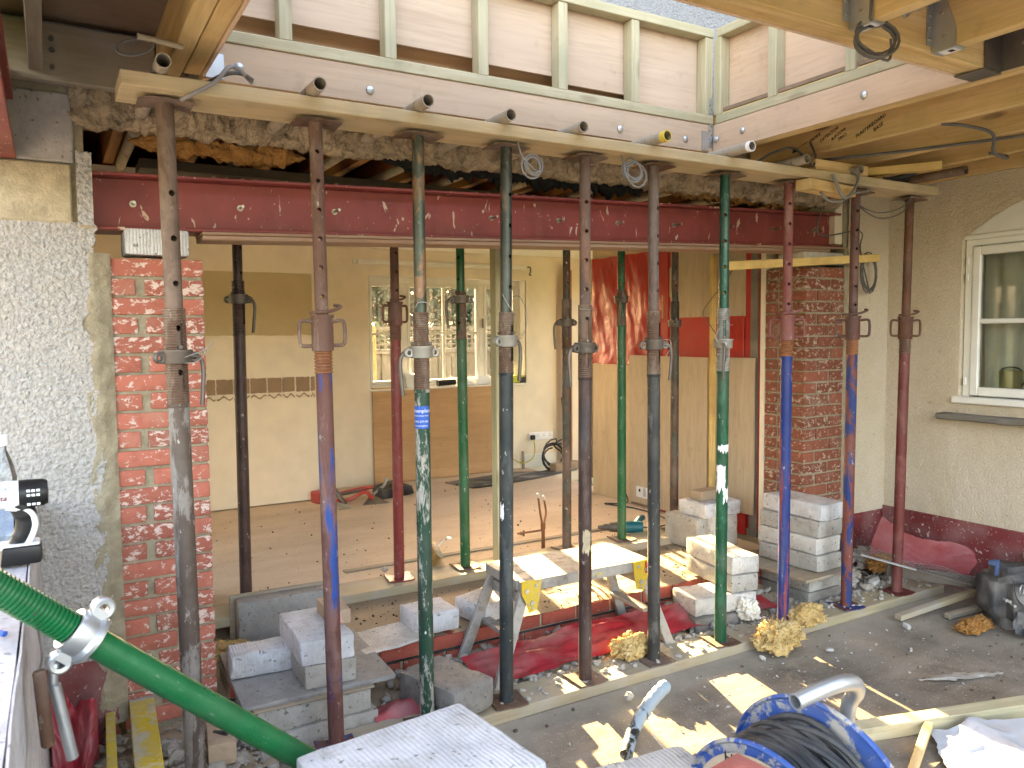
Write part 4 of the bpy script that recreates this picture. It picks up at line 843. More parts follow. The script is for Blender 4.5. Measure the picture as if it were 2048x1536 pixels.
        for sgn in (-1, 1): MB().sweep(smooth_path([pt(sgn*(r2-.003), 0, zt-.022), pt(sgn*(r2+.035), 0, zt-.018), pt(sgn*(r2+.046), 0, zt-.032), pt(sgn*(r2+.047), 0, zs+.038), pt(sgn*(r2+.036), 0, zs+.020), pt(sgn*(r2-.003), 0, zs+.020)], 5), .0070, 8).build('loop_handle', mi, p, mw)
        MB().sweep(smooth_path([pt(-r2-.012, -.02, zt+.012), pt(-.01, -r2-.004, zt+.013), pt(r2, -.02, zt+.020), pt(r2+.035, .0, zt+.034), pt(r2+.02, .03, zt+.04)]), .0062, 8).build('pin', mi, p, mw)
    return p, mw, x, y
G = 'front row of steel props'
Z0, Z1 = .055, 2.44
P1 = prop('thick grey brown prop in front of the left brick pier', (.388, 2.9, .03), (.364, 2.9, Z1), 1.579, 'A', M['p1o'], M['p1i'], M['thread'], 1.745, 1.42, .35, -1.35, True)
P2 = prop('rusty pink and blue flaked prop with loop handled sleeve, second from left', (.897, 2.9, Z0), (.873, 2.9, Z1), 1.66, 'B', M['p2o'], M['p2i'], M['thread_orange'], 1.6, 1.4, .05, -1.75)
P3 = prop('flaking green and white prop with a blue sticker', (1.28, 2.9, Z0), (1.279, 2.9, Z1), 1.577, 'A', M['p3o'], M['p3i'], M['thread'], 1.737, 1.43, math.pi, 2.6)
P4 = prop('tall dark grey prop behind the step platform, beside the square timber post', (1.655, 2.9, Z0), (1.679, 2.9, Z1), 1.616, 'A', M['p4o'], M['p4i'], M['thread'], 1.735, 1.485, .35, -1.25)
P5 = prop('brown purple prop with lettering cast into its collar', (2.074, 2.9, Z0), (2.083, 2.9, Z1), 1.58, 'A', M['p5o'], M['p5i'], M['thread'], 1.77, 1.45, math.pi+.1, -1.9)
P6 = prop('mottled grey prop beside the yellow wool tuft', (2.486, 2.9, Z0), (2.476, 2.9, Z1), 1.589, 'A', M['p6o'], M['p6i'], M['thread'], 1.743, 1.45, -.3, -1.2)
P7 = prop('deep green prop wrapped with torn white tape', (2.93, 2.9, Z0), (2.937, 2.9, Z1), 1.587, 'A', M['p7o'], M['p7i'], M['thread_grey'], 1.758, 1.45, math.pi+.9, -2.2)
P8 = prop('blue prop with red streaks beside the block stack', (3.399, 2.9, Z0), (3.401, 2.9, Z1), 1.668, 'B', M['p8o'], M['p8i'], M['thread_orange'], 1.6, 1.4, -1.0, -2.1)
P9 = prop('red prop speckled with blue, second from right', (3.93, 2.9, Z0), (3.951, 2.9, Z1), 1.666, 'B', M['p9o'], M['p9i'], M['thread_orange'], 1.6, 1.4, -1.0, -2.0)
P10 = prop('plain red prop with loop handles, nearest the window wall', (4.405, 2.9, Z0), (4.45, 2.9, Z1), 1.664, 'B', M['p10o'], M['p10i'], M['thread'], 1.6, 1.4, -.55, -.9)
GI = 'inner row of steel props'; I0 = .24
prop('dark brown inner prop left of the pink and blue front prop', (.84, 4.22, I0), (.85, 4.22, Z1), 1.836, 'A', M['ipdark'], M['ipdark'], M['ipdark'], 1.93, 1.66, -.6, -.9, group=GI)
prop('maroon inner prop standing in front of the back window', (1.70, 4.22, I0), (1.706, 4.22, Z1), 1.77, 'B', M['ipred'], M['ipredi'], M['ipredi'], 1.6, 1.4, .3, -1.5, group=GI)
prop('green inner prop between the back window and the timber post', (2.13, 4.22, I0), (2.12, 4.22, Z1), 1.853, 'A', M['ipgreen'], M['ipgreen'], M['steel_rust'], 1.90, 1.62, math.pi-.2, -2.6, group=GI)
prop('blackish inner prop with handle at left, in front of the cable coil', (2.875, 4.22, I0), (2.885, 4.22, Z1), 1.715, 'A', M['ipblack'], M['ipblack'], M['steel_rust'], 1.86, 1.56, math.pi-.1, -2, group=GI)
prop('green inner prop in front of the red plastic sheet', (3.33, 4.22, I0), (3.325, 4.22, Z1), 1.869, 'A', M['ipgreen'], M['ipgreen'], M['steel_rust'], 1.93, 1.70, math.pi+.9, -2, group=GI)
prop('brownish black inner prop rising behind the back block stack', (3.80, 4.22, I0), (3.80, 4.22, Z1), 1.706, 'A', M['ipblack'], M['ipblack'], M['ipblack'], 1.86, 1.60, .8, -2, group=GI)
# sticker, tape, plaster blobs, wires
def wrap(nm, P, a0, a1, z0, z1, r, mat, edge=0, n=16, seed=1):
    mw = P[1]
    def fn(u, v):
        a = a0+(a1-a0)*u; e = edge*fbm((u*4, v*4, seed), 4); eu = 8*e*abs(u-.5)**2*4; a += eu; return (math.cos(a)*r, math.sin(a)*r, z0+(z1-z0)*v+e*abs(v-.5)*2)
    return grid(nm, fn, n, 8, mat, P[0], mw, thick=.0006)
stk = wrap('sticker', P3, R(-200), R(-55), 1.275-Z0, 1.365-Z0, .0311, M['sticker_blue'])
def wraptext(s, size, zc, ac, r, P, mat, par):
    me = text_me(s, size, align='CENTER', extrude=0); me.materials.clear()
    for v in me.vertices: a = ac+v.co.x/r; v.co = Vector((math.cos(a)*r, math.sin(a)*r, zc+v.co.y))
    from_me('print', me, mat, par, P[1])
for s, sz, z in (('Greenplant', .021, 1.340), ('construction hire', .010, 1.324), ('01895 679 000', .011, 1.300), ('www.greenplant', .009, 1.284)): wraptext(s, sz, z-Z0, R(-128), .0319, P3, M['white_ink'], stk)
wrap('torn_tape', P7, R(-175), R(-60), .99, 1.02, .0312, M['white_plastic'], .03, 24, 3); wrap('torn_tape', P7, R(-190), R(-105), .79, .92, .0313, M['white_plastic'], .035, 24, 6); wrap('torn_tape', P7, R(-120), R(-60), .74, .80, .0313, M['white_plastic'], .03, 24, 9)
wrap('plaster_splash', P5, R(-145), R(-75), .60, .70, .0312, M['mortar_pale'], .03, 14, 2); wrap('plaster_splash', P4, R(-180), R(-140), .81, .86, .0310, M['white_plastic'], .04, 14, 5)
t5 = text_me('ine', .034, extrude=.0012); t5.materials.clear()
for v in t5.vertices: a = R(-128)+v.co.x/.049; r_ = .0465+v.co.z; v.co = Vector((math.cos(a)*r_, math.sin(a)*r_, 1.58-Z0-.013+v.co.y))
from_me('cast_lettering', t5, M['steel_dark'], P5[0], P5[1])
def wire(P, pts, m='galv_dull'):
    MB().sweep(smooth_path(pts, 8), .0016, 6).build('tie_wire', M[m], P[0], P[1])
wire(P1, [(.02, -.05, 1.55), (.05, -.045, 1.56), (.09, -.02, 1.575), (.12, -.01, 1.60)]); wire(P1, [(.02, -.05, 1.53), (.06, -.045, 1.535), (.095, -.02, 1.57), (.06, -.03, 1.58)])
wire(P4, [(.02, -.02, 1.75), (.055, -.02, 1.75), (.085, -.02, 1.70), (.09, -.02, 1.64), (.06, -.03, 1.58), (.03, -.035, 1.57)]); wire(P4, [(-.03, -.02, 1.76), (-.01, -.04, 1.71), (.025, -.035, 1.67)])
wire(P7, [(-.02, -.035, 1.62), (-.07, -.03, 1.60), (-.075, -.03, 1.55), (-.04, -.04, 1.53), (.0, -.045, 1.535)]); wire(P7, [(-.04, -.035, 1.63), (.0, -.04, 1.625), (.035, -.03, 1.63)]); wire(P7, [(-.01, -.045, 1.53), (-.005, -.046, 1.48), (-.015, -.045, 1.44)])
wire(P3, [(-.03, -.02, 1.70), (-.02, -.03, 1.72), (.02, -.035, 1.715), (.032, -.02, 1.68)]); wire(P6, [(.035, -.03, 1.56), (.075, -.03, 1.555), (.08, -.03, 1.52), (.05, -.03, 1.48)]); wire(P5, [(-.05, -.03, 1.70), (-.02, -.04, 1.697), (.035, -.03, 1.70)])
po = tag(timber('timber_post', (2.375, 4.22, .238), (2.375, 4.22, 2.44), .07, .07, M['sawn_green'], up=(0, 1, 0)), 'square pale timber post standing between the inner props', 'timber post')
# ================================================================== BLOCKS AND BRICKS LYING ABOUT
def block(c, s, mat, label, rz=0, rot=None, name='concrete_block', cat='block', group=None, amp=.0055, bv=.011, seed=None):
    sd = seed if seed is not None else rnd.randint(0, 9999) % 40
    o = box(name, c, s, M[mat], None, rz, bv, rot, seg=2, sub=.04, amp=amp, seed=sd); return tag(o, label, cat, group)
GB = 'blocks stacked around the opening'
# right hand stack: X 3.85-4.07, Y 3.05-3.50
rs = [('block_dark', 0, .055, 'dark damp concrete block at the bottom of the right stack below the ply sheet', 0), ('block_grey', .01, .155, 'grey concrete block directly below the ply sheet of the right stack', 1)]
for m, dx, z, lb, k in rs: block((3.945+dx, 3.24, z), (.30, .36, .096), m, lb, .02, group=GB, seed=k+3)
tag(box('ply_offcut', (3.90, 3.235, .213), (.44, .50, .016), M['sawn_grey'], None, .02, .002), 'dusty ply offcut sandwiched in the right block stack', 'plywood offcut')
for i, (m, dx, dy, lb) in enumerate((('block_grey', .005, 0, 'grey block lying on the ply offcut, lowest of the four in the right stack'), ('block_dusty', .012, .01, 'chipped pale grey block second up from the ply offcut in the right stack'), ('block_grey', .018, .006, 'grey block just under the white block in the right stack'), ('block_white', .034, -.004, 'white aerated block with black crumbs on top of the right stack'))):
    block((3.945+dx, 3.255+dy, .2745+.101*i), (.222, .44, .0975), m, lb, [.015, -.01, .02, -.004][i], group=GB, seed=i+9)
# middle stack
for i, (c, sx, sy, rz, m, lb) in enumerate((((3.165, 3.175, .05), .39, .225, -.20, 'block_dark', 'dark stained block at the bottom of the middle stack'), ((3.185, 3.20, .151), .40, .235, -.18, 'block_dusty', 'dusty rounded block second from bottom of the middle stack'), ((3.335, 3.30, .252), .175, .47, -.195, 'block_grey', 'grey block under the top block of the middle stack'), ((3.34, 3.305, .353), .18, .475, -.20, 'block_dusty', 'clean pinkish white block on top of the middle stack'))):
    block(c, (sx, sy, .098), m, lb, rz, group=GB, seed=i+20)
# back stack near the opening
block((3.70, 3.99, .302), (.10, .30, .215), 'block_grey', 'grey block on edge at the left of the rear block pile', .02, group=GB, seed=31); block((3.89, 3.92, .302), (.25, .20, .215), 'block_dusty', 'dusty block on edge at the right of the rear block pile', .03, group=GB, seed=32)
block((3.86, 3.93, .459), (.34, .25, .095), 'block_white', 'pale block lying across the two upright blocks of the rear pile', .04, group=GB, seed=33)
block((3.85, 3.95, .541), (.215, .10, .065), 'brick_buff', 'buff brick lying on top of the rear block pile', .10, name='brick', cat='brick', seed=34, amp=.002, bv=.004)
block((.385, 3.50, 2.022), (.235, .16, .103), 'block_white', 'white half block wedged between the left brick pier and the red beam', .01, group=GB, seed=52, amp=.003)
# on the step
block((1.575, 3.525, .252), (.225, .215, .10), 'block_white', 'white aerated block on the brick stub left of the step platform', .02, group=GB, seed=36)
block((1.90, 3.53, .252), (.25, .215, .10), 'block_white', 'white aerated block half hidden by the left leg of the step platform', .34, group=GB, seed=37)
# left group
block((.985, 4.03, .222), (.46, .10, .215), 'concrete', 'grey concrete slab standing on edge behind the left block group', -.03, name='concrete_slab', cat='slab', seed=40)
tag(box('kerb_board', (.98, 4.085, .226), (.50, .02, .235), M['sawn_grey'], None, -.03, .003), 'brown board standing behind the grey concrete slab', 'board')
block((.535, 4.62, .312), (.30, .10, .215), 'block_white', 'pale block standing on the room floor just behind the left pier', -.25, group=GB, seed=41); block((.50, 4.50, .312), (.18, .10, .215), 'block_white', 'front pale block on the room floor touching the left pier edge', -.25, group=GB, seed=42)
tag(box('grey_board', (.905, 3.36, .212), (.62, .60, .018), M['concrete'], None, -.03, .002, sub=.06, amp=.003, seed=4), 'grey dusty board carrying the loose blocks beside the left pier', 'board')
block((.865, 3.15, .153), (.46, .215, .098), 'block_grey', 'grey block upper of the two under the dusty board', -.01, group=GB, seed=43); block((.875, 3.14, .052), (.48, .22, .098), 'block_grey', 'grey block lower of the two under the dusty board', .015, group=GB, seed=44); block((.84, 3.52, .10), (.44, .215, .20), 'block_dark', 'dark block under the rear edge of the dusty board', 0, group=GB, seed=48)
tag(timber('timber_lath', (.62, 3.05, .205), (1.10, 3.03, .206), .03, .008, M['sawn_grey']), 'thin lath under the front edge of the dusty board', 'lath')
block((.735, 3.40, .275), (.27, .15, .105), 'block_white', 'white broken half block on the dusty board', -.06, amp=.009, bv=.016, group=GB, seed=45)
block((.945, 3.275, .272), (.215, .38, .10), 'block_grey', 'grey block under the ribbed white block on the dusty board', -.03, group=GB, seed=46); block((.935, 3.28, .373), (.222, .40, .10), 'block_white', 'ribbed white block with black splashes on the dusty board', -.035, group=GB, seed=47)
bk = block((1.02, 3.30, .456), (.095, .20, .062), 'brick_buff', 'buff brick with pink plaster end lying on the ribbed white block', -.05, name='brick', cat='brick', amp=.002, bv=.004, seed=49); box('pink_end', (1.035, 3.203, .456), (.06, .006, .055), M['pink_plaster'], bk)
block((1.415, 3.0, .132), (.355, .235, .13), 'block_dark', 'big worn grey block on the sole plate left of the step platform', -1.28, amp=.008, bv=.02, group=GB, seed=50)
block((.515, 3.15, .075), (.10, .215, .085), 'brick_buff', 'dusty buff brick with a black bolt on top beside the leftmost prop', -.12, name='brick', cat='brick', amp=.002, bv=.005, seed=51)
tag(MB().cyl((.49, 3.15, .121), (.53, 3.10, .126), .005, .009, 10).build('bolt', M['black']), 'small black bolt lying on the dusty buff brick', 'bolt')
tag(box('slate_offcut', (1.33, 3.47, .215), (.36, .26, .012), M['block_dusty'], None, .12, .002, sub=.04, amp=.007, seed=6), 'thin broken tile backer slab lying on the brick stub', 'slab')
# foreground
block((.68, 1.585, .65), (.44, .36, .10), 'block_white', 'big white ribbed aerated block filling the bottom of the view', .105, bv=.009, amp=.003, group=GB, seed=60)
pile = thing('block_pile', 'pile of grey blocks carrying the big white ribbed block', 'block pile', (.68, 1.57, 0))
for i in range(6): box('block', (.68+rnd.uniform(-.01, .01), 1.56, .05+.10*i), (.43, .32, .097), M['block_grey'], pile, .105, .008)
block((1.115, 1.37, .565), (.42, .215, .10), 'block_dusty', 'dusty grey block right of the big white block at the bottom edge', -.10, bv=.014, group=GB, seed=70)
pile2 = thing('block_pile', 'pile of grey blocks carrying the blue cable reel', 'block pile', (1.42, 1.15, 0))
for i in range(3): box('block', (1.45, 1.14, .052+.102*i), (.44, .44, .10), M['block_grey'], pile2, .06, .008)
pile3 = thing('block_pile', 'pile of grey blocks under the smooth red brick', 'block pile', (1.06, 1.02, 0))
for i in range(7): box('block', (1.02, .96, .052+.102*i), (.36, .215, .10), M['block_grey'], pile3, .1, .008)
pile4 = thing('block_pile', 'pile of grey blocks under the dusty block at the bottom edge', 'block pile', (1.15, 1.37, 0))
for i in range(5): box('block', (1.12, 1.37, .052+.102*i), (.40, .215, .10), M['block_grey'], pile4, -.1, .008)
be = thing('engineering_brick', 'smooth red brick with round holes lying in front of the blue reel', 'brick', (1.102, 1.062, .72))
bm_ = box_me(.215, .102, .065, .004, 2); hb = MB(); [hb.cyl((x, 0, -.2), (x, 0, .2), .018, n=18) for x in (-.062, 0, .062)]
_a = from_me('tmp', bm_.copy(), M['brick_eng']); _b = mesh_obj('tmp2', hb.v, hb.f, M['brick_eng']); md = _a.modifiers.new('b', 'BOOLEAN'); md.object = _b; md.solver = 'EXACT'
dg = bpy.context.evaluated_depsgraph_get(); dg.update(); me = bpy.data.meshes.new_from_object(_a.evaluated_get(dg)); bpy.data.objects.remove(_a); bpy.data.objects.remove(_b)
EB = Matrix.Translation((1.09, 1.062, .752)) @ Euler((R(0), R(0), R(8))).to_matrix().to_4x4()
from_me('body', me, M['brick_eng'], be, EB); 

# ================================================================== STEP PLATFORM
sp = thing('step_platform', 'dusty aluminium step platform standing in the trench with yellow hinge plates', 'step platform', (2.2, 3.24, 0))
T = [(1.815, 3.43, .5), (2.575, 3.385, .5), (2.59, 3.10, .5), (1.87, 3.045, .5)]
o_ = Vector((2.21, 3.24, .49)); tr = -.035
pm = Matrix.Translation(o_) @ Matrix.Rotation(tr, 4, 'Z')
def sb(nm, c, s, m='alu', bv=.003): return from_me(nm, box_me(*s, bv), M[m], sp, pm @ Matrix.Translation(c))
for k in range(3): sb('tread_board', (0, -.106+.106*k, .004), (.72, .1035, .022))
sb('edge_rail', (0, -.172, -.012), (.74, .026, .052)); sb('edge_rail', (0, .172, -.012), (.74, .026, .052)); sb('end_rail', (-.365, 0, -.008), (.03, .318, .048)); sb('end_rail', (.365, 0, -.008), (.03, .318, .048))
text('print', 'HOP UP', .030, pm @ basis((-.02, -.1856, -.026), (1, 0, 0), (0, 0, 1)), M['yellow_worn'], sp)
for sx in (-1, 1):
    for sy in (-1, 1):
        top = pm @ Vector((sx*.335, sy*.155, -.03)); bot = Vector(((1.675 if sx < 0 else 2.70), (3.02 if sy < 0 else 3.40), .03))
        if sx < 0 and sy > 0: bot = Vector((1.665, 3.385, .02))
        timber('leg', top, bot, .052, .026, M['alu'], sp, up=(0, 1, 0)); box('foot', bot, (.058, .05, .03), M['black'], sp)
    a = pm @ Vector((sx*.39, -.15, -.26)); b = pm @ Vector((sx*.39, .15, -.26)); timber('rung', a, b, .05, .022, M['alu'], sp); timber('brace', pm @ Vector((sx*.338, -.15, -.085)), pm @ Vector((sx*.338, .15, -.085)), .03, .05, M['alu'], sp)
    for sy in (-1,):
        vs = [(-.05, .015), (.055, .02), (.055, -.045), (.035, -.085), (.015, -.135), (-.025, -.125), (-.04, -.07)]; y = -.189
        ho = mesh_obj('hinge_plate', [pm @ Vector((sx*.315+sx*.0+a_*sx, y+d, b_)) for d in (0, -.005) for a_, b_ in vs], [tuple(range(6, -1, -1)), tuple(range(7, 14))]+[(i, (i+1) % 7, (i+1) % 7+7, i+7) for i in range(7)], M['yellow_plate'], sp)
        for a_, b_, r_ in ((.03, -.03, .011), (.0, -.09, .012), (-.003, -.115, .007), (-.02, -.01, .008)): MB().cyl(pm @ Vector((sx*(.315+a_), -.194, b_)), pm @ Vector((sx*(.315+a_), -.200, b_)), r_, n=12).build('rivet', M['galv'], ho, Matrix())
sb('latch', (.352, -.197, -.02), (.03, .006, .06), 'red_tool')
# folded second platform, yellow legs at lower left
fp = thing('folded_step_platform', 'folded step platform at lower left showing two worn yellow legs with grey ends', 'step platform', (.22, 3.2, 0))
for (x, wd, y1, z1) in ((.150, .034, 3.43, .160), (.262, .090, 3.40, .185)):
    a = Vector((x, y1, z1)); b = Vector((x-.045, 2.45, .165)); timber('leg', a, b, wd, .04, M['yellow_worn'], fp); d = (a-b).normalized(); timber('end_cap', a+d*.001, a+d*.055, wd+.003, .043, M['alu'], fp)
chn = MB()
for k in range(14): chn.sweep(arc((.118+.001*k, 3.42-.018*k, .125-.002*k+.004*math.sin(k)), .008, 0, 2*math.pi, 10, (0, 1, .0), (1 if k % 2 else .1, 0, .1 if k % 2 else 1))[:-1], .0018, 5, True)
chn.build('chain', M['steel_dark'], fp)
# ================================================================== GREEN PUSH-PULL PROP (lower left)
ga, gb = Vector((-.36, 1.742, 1.409)), Vector((1.05, 1.985, .098)); gd = (gb-ga).normalized(); gl = (gb-ga).length
gp = thing('leaning_prop', 'bright green steel prop leaning diagonally across the lower left over the low wall', 'prop', gb)
gx = Vector((0, 0, 1)); gx = (gx-gd*gx.dot(gd)).normalized(); gy = gd.cross(gx); gm = Matrix.Translation(ga) @ Matrix((gx, gy, gd)).transposed().to_4x4()
zc = .545
MB().lathe([(zc-.02, .0305), (gl-.01, .0305), (gl-.01, 0)], 32).build('outer_tube', M['green_gloss'], gp, gm)
prof = []; z = 0.
while z < zc-.03: prof += [(z, .0280), (z+.0022, .0320), (z+.0060, .0320), (z+.0080, .0280)]; z += .0092
MB().lathe(prof, 36).build('thread', M['green_gloss'], gp, gm)
k = MB().lathe([(zc-.03, .031), (zc-.032, .043), (zc-.022, .046), (zc+.004, .044), (zc+.012, .052), (zc+.020, .052), (zc+.021, .032)], 30)
for sgn in (-1, 1):
    k.lathe([(-.012, .011), (-.013, .019), (-.010, .023), (.010, .023), (.013, .019), (.012, .011), (-.012, .011)], 20, (sgn*.062, .0, zc-.004), (.0, 1, .0)); k.box((sgn*.047, 0, zc-.004), (.026, .026, .03))
k.build('collar', M['galv'], gp, gm)
gc = gm @ Vector((-.062, -.012, zc-.004))
MB().sweep(smooth_path([gc+Vector((.006, .012, .0)), gc+Vector((-.006, -.012, -.006)), gc+Vector((-.010, -.016, -.035)), gc+Vector((-.008, -.014, -.045))]), .009, 10).cyl(gc+Vector((-.008, -.014, -.045)), gc+Vector((.018, -.010, -.205)), .0115, n=14).build('handle', M['galv'], gp)
MB().lathe([(0, 0), (.004, .08), (.01, .08), (.011, 0)], 20, gb-gd*.008).build('foot_plate', M['green_gloss'], gp)
hk = thing('hanging_weight', 'rusty bar hanging on a wire from the leaning bright green prop', 'weight', (.0, 1.78, .9))
MB().sweep(smooth_path([(-.045, 1.765, 1.12), (-.040, 1.79, 1.06), (-.037, 1.79, 1.02), (-.043, 1.788, .99)]), .0022, 6).build('wire', M['steel_dark'], hk); MB().lathe([(0, 0), (.0, .010), (.004, .0125), (.148, .0125), (.152, .010), (.152, 0)], 14, (-.043, 1.788, .993), (.06, -.08, -.95)).build('bar', M['steel_rust'], hk)
# red membrane folded at lower left
def fold(u, v): x = -.05+.15*u; return (x, 3.35-.14*v+.05*math.sin(u*5+v*2)+.02*fbm((u*3, v*3, 1)), .33-.30*v-.10*u*u*(1-v)+.05*math.cos(u*6.5)+.02*fbm((u*5, v*4, 2), 3))
grid('red_membrane', fold, 40, 40, M['red_dpm'], label='crumpled red damp membrane in the corner below the hanging weight', cat='membrane')

# ================================================================== TOOLS ON THE LOW WALL
bo = thing('water_bottle', 'clear plastic water bottle with white cap on the low wall', 'bottle', (-.135, 2.75, 1.05))
prof = [(0, 0), (.002, .036)]+[(.01+.012*k, .0375+.0018*math.sin(k*1.9)) for k in range(14)]+[(.19, .037), (.225, .030), (.255, .020), (.268, .0145), (.285, .0145)]
MB().lathe(prof, 28, (-.135, 2.75, 1.052)).build('body', M['bottle'], bo); MB().lathe([(0, 0), (.001, .034), (.15, .0355), (.151, 0)], 24, (-.135, 2.75, 1.056)).build('water', _glass('water', .02, (.88, .94, 1)), bo)
MB().lathe([(0, .0145), (.0, .021), (.028, .021), (.030, .019), (.030, 0)], 28, (-.135, 2.75, 1.335)).build('cap', M['white_plastic'], bo)
dr = thing('cordless_drill', 'white and black cordless drill standing on the low wall', 'drill', (-.13, 2.46, 1.05)); hz = 1.235
DM = Matrix.Translation((-.085, 2.46, 0))
def dl(nm, prof, base, axis, mat, n=24): return MB().lathe(prof, n, base, axis).build(nm, M[mat], dr, DM)
dl('motor_housing', [(0, 0), (.0, .030), (.02, .036), (.07, .037), (.10, .036)], (-.10, 0, hz), (1, 0, 0), 'white_plastic'); dl('motor_cap', [(0, .0368), (.02, .0375), (.055, .036), (.066, .031), (.068, 0)], (.0, 0, hz), (1, 0, 0), 'black_clean')
mb = MB(); [mb.box((.022+.011*i, -.036, hz+.012-.012*j), (.008, .004, .006)) for i in range(3) for j in (0, 1, 3)]; mb.build('vent_slots', M['white_plastic'], dr, DM)['kind'] = 'stuff'
MB().sweep(smooth_path([(.0, 0, hz-.025), (.012, 0, hz-.06), (.008, 0, hz-.10), (-.01, 0, hz-.135), (-.012, 0, hz-.15)]), [.028]*7+[.024]*9+[.021]*8+[.026]*5, 16).build('grip', M['black_clean'], dr, DM)
MB().sweep(smooth_path([(-.03, -.018, hz-.03), (.020, -.020, hz-.045), (.034, -.018, hz-.075), (.028, -.018, hz-.105), (.010, -.018, hz-.14)]), .008, 8).build('grip_stripe', M['white_plastic'], dr, DM)
box('battery', (-.098, 2.46, 1.075), (.12, .075, .05), M['black_clean'], dr, 0, .012, seg=2); box('battery_band', (-.098, 2.46, 1.103), (.112, .07, .006), M['white_plastic'], dr)
text('lettering', 'makita', .020, basis((-.165, 2.421, hz-.008), (1, 0, 0), (0, 0, 1)), plain('maroon_print', (.16, .03, .06), .6), dr, font_shear=.3, extrude=.0012); text('lettering', 'LXT', .012, basis((-.125, 2.4225, hz+.018), (1, 0, 0), (0, 0, 1)), plain('blue_print', (.05, .12, .35), .6), dr, font_shear=.3, extrude=.0012)
cp = thing('paper_cup', 'stained paper cup at the left edge of the view on the low wall', 'cup', (-.165, 2.22, 1.05)); MB().lathe([(0, 0), (0, .030), (.095, .042), (.097, .044), (.095, .040), (.01, .028)], 26, (-.158, 2.22, 1.05)).build('cup', M['cup'], cp); box('blue_card', (-.165, 2.22, 1.15), (.04, .006, .05), plain('pale_blue_card', (.35, .6, .8), .6), cp, .3)
ti = thing('sealant_tube', 'small white tube behind the drill handle on the low wall', 'tube', (-.095, 2.72, 1.05)); MB().lathe([(0, .018), (.09, .018), (.10, .008), (.12, .005)], 16, (-.085, 2.70, 1.052)).build('tube', M['white_plastic'], ti); MB().lathe([(.03, .0183), (.06, .0183)], 16, (-.085, 2.70, 1.052)).build('blue_band', M['sticker_blue'], ti)
tl = thing('pliers', 'metal pliers lying on the low wall beside the drill', 'pliers', (-.08, 2.6, 1.05))
MB().sweep(smooth_path([(-.12, 2.66, 1.058), (-.09, 2.62, 1.062), (-.07, 2.60, 1.06), (-.065, 2.58, 1.058)]), .006, 8).sweep(smooth_path([(-.12, 2.60, 1.058), (-.09, 2.62, 1.06), (-.068, 2.63, 1.06)]), .006, 8).build('jaws', M['galv'], tl)
tag(MB().sweep(smooth_path([(-.14, 1.93, 1.055), (-.115, 1.88, 1.056), (-.10, 1.86, 1.055)]), .006, 8).build('blue_pen', M['sticker_blue']), 'short blue marker lying on the low wall below the green prop', 'pen')
# ================================================================== GROUND DEBRIS
q = random.Random(11)
def rubble(name, label, region, n, r0, r1, mat, zf, dens=None):
    mb = MB()
    for _ in range(n):
        x, y = region(q); r = r0+(r1-r0)*q.random()**2.5; rock(mb, (x, y, zf(x, y)+r*.35), r, q)
    return tag(mb.build(name, mat, smooth=False), label, 'rubble', kind='stuff')
M['rubble'] = block_mat('grey_rubble', (.40, .37, .32), (.24, .20, .15), .4); M['rubble_dark'] = plain('dark_chips', (.085, .066, .048), .9, var=.4); M['rubble_pale'] = plain('pale_chips', (.40, .385, .36), .9, var=.25)
tz = lambda x, y: .004+.02*max(0, fbm((x*3, y*3, 2)))
tag(grid('trench_dirt', lambda u, v: (.0+4.6*u, 2.98+.45*v, .012+.055*v+.03*fbm((u*22, v*4, 3), 4)), 160, 24, M['dirt'], thick=0), 'dusty rubble bed of the trench behind the sole plate', 'rubble', kind='stuff')
rubble('trench_rubble', 'loose stones and broken mortar filling the trench', lambda q: (q.uniform(.1, 4.6), 3.0+.42*q.random()**1.7), 1000, .008, .040, M['rubble'], lambda x, y: .02+.05*(y-2.98)/.45)
rubble('corner_rubble', 'broken masonry heaped at the foot of the right brick pier', lambda q: (q.uniform(4.1, 5.0), q.uniform(3.03, 3.42)), 260, .012, .06, M['rubble'], lambda x, y: .04+.10*max(0, (y-3.03)/.4))
rubble('left_rubble', 'broken mortar around the foot of the left brick pier', lambda q: (q.uniform(.02, .72), q.uniform(2.6, 3.40)), 420, .006, .035, M['rubble'], lambda x, y: .01+.05*max(0, (y-2.9)/.5))
rubble('terrace_chips', 'small pale chips scattered over the dusty screed', lambda q: (q.gauss(2.9, .9), q.gauss(2.5, .35)), 330, .0015, .009, M['rubble_pale'], lambda x, y: .004)
rubble('dark_chips', 'small dark chips scattered over the dusty screed', lambda q: (q.uniform(1.2, 4.8), q.uniform(1.3, 2.8)), 200, .002, .011, M['rubble_dark'], lambda x, y: .003)
rubble('sole_crumbs', 'crumbs and grit lying on the sole plate', lambda q: (q.uniform(1.3, 4.7), 3.03-.18*q.random()**1.5), 700, .002, .019, M['rubble'], lambda x, y: .053)
rubble('floor_chips', 'dark crumbs on the pale room floor', lambda q: (q.uniform(.9, 4.1), 4.4+2.2*q.random()**1.6), 260, .002, .009, M['rubble_dark'], lambda x, y: FZ+.002)
rubble('step_chips', 'dark and pale crumbs on top of the brick stub', lambda q: (q.uniform(1.3, 4.0), q.uniform(3.44, 4.06)), 420, .002, .010, M['rubble_dark'], lambda x, y: .192)
# plaster scuff on the screed, stains
tag(grid('plaster_scuff', lambda u, v: (3.46+.42*u, 2.16-.16*u+.075*(v-.5)*math.sin(max(.05, u)*3.0)+.02*fbm((u*8, v*4, 2)), .0068+.002*math.sin(v*3.14)), 30, 6, M['rubble'], thick=0), 'pale dried plaster smear on the dusty screed', 'plaster smear')
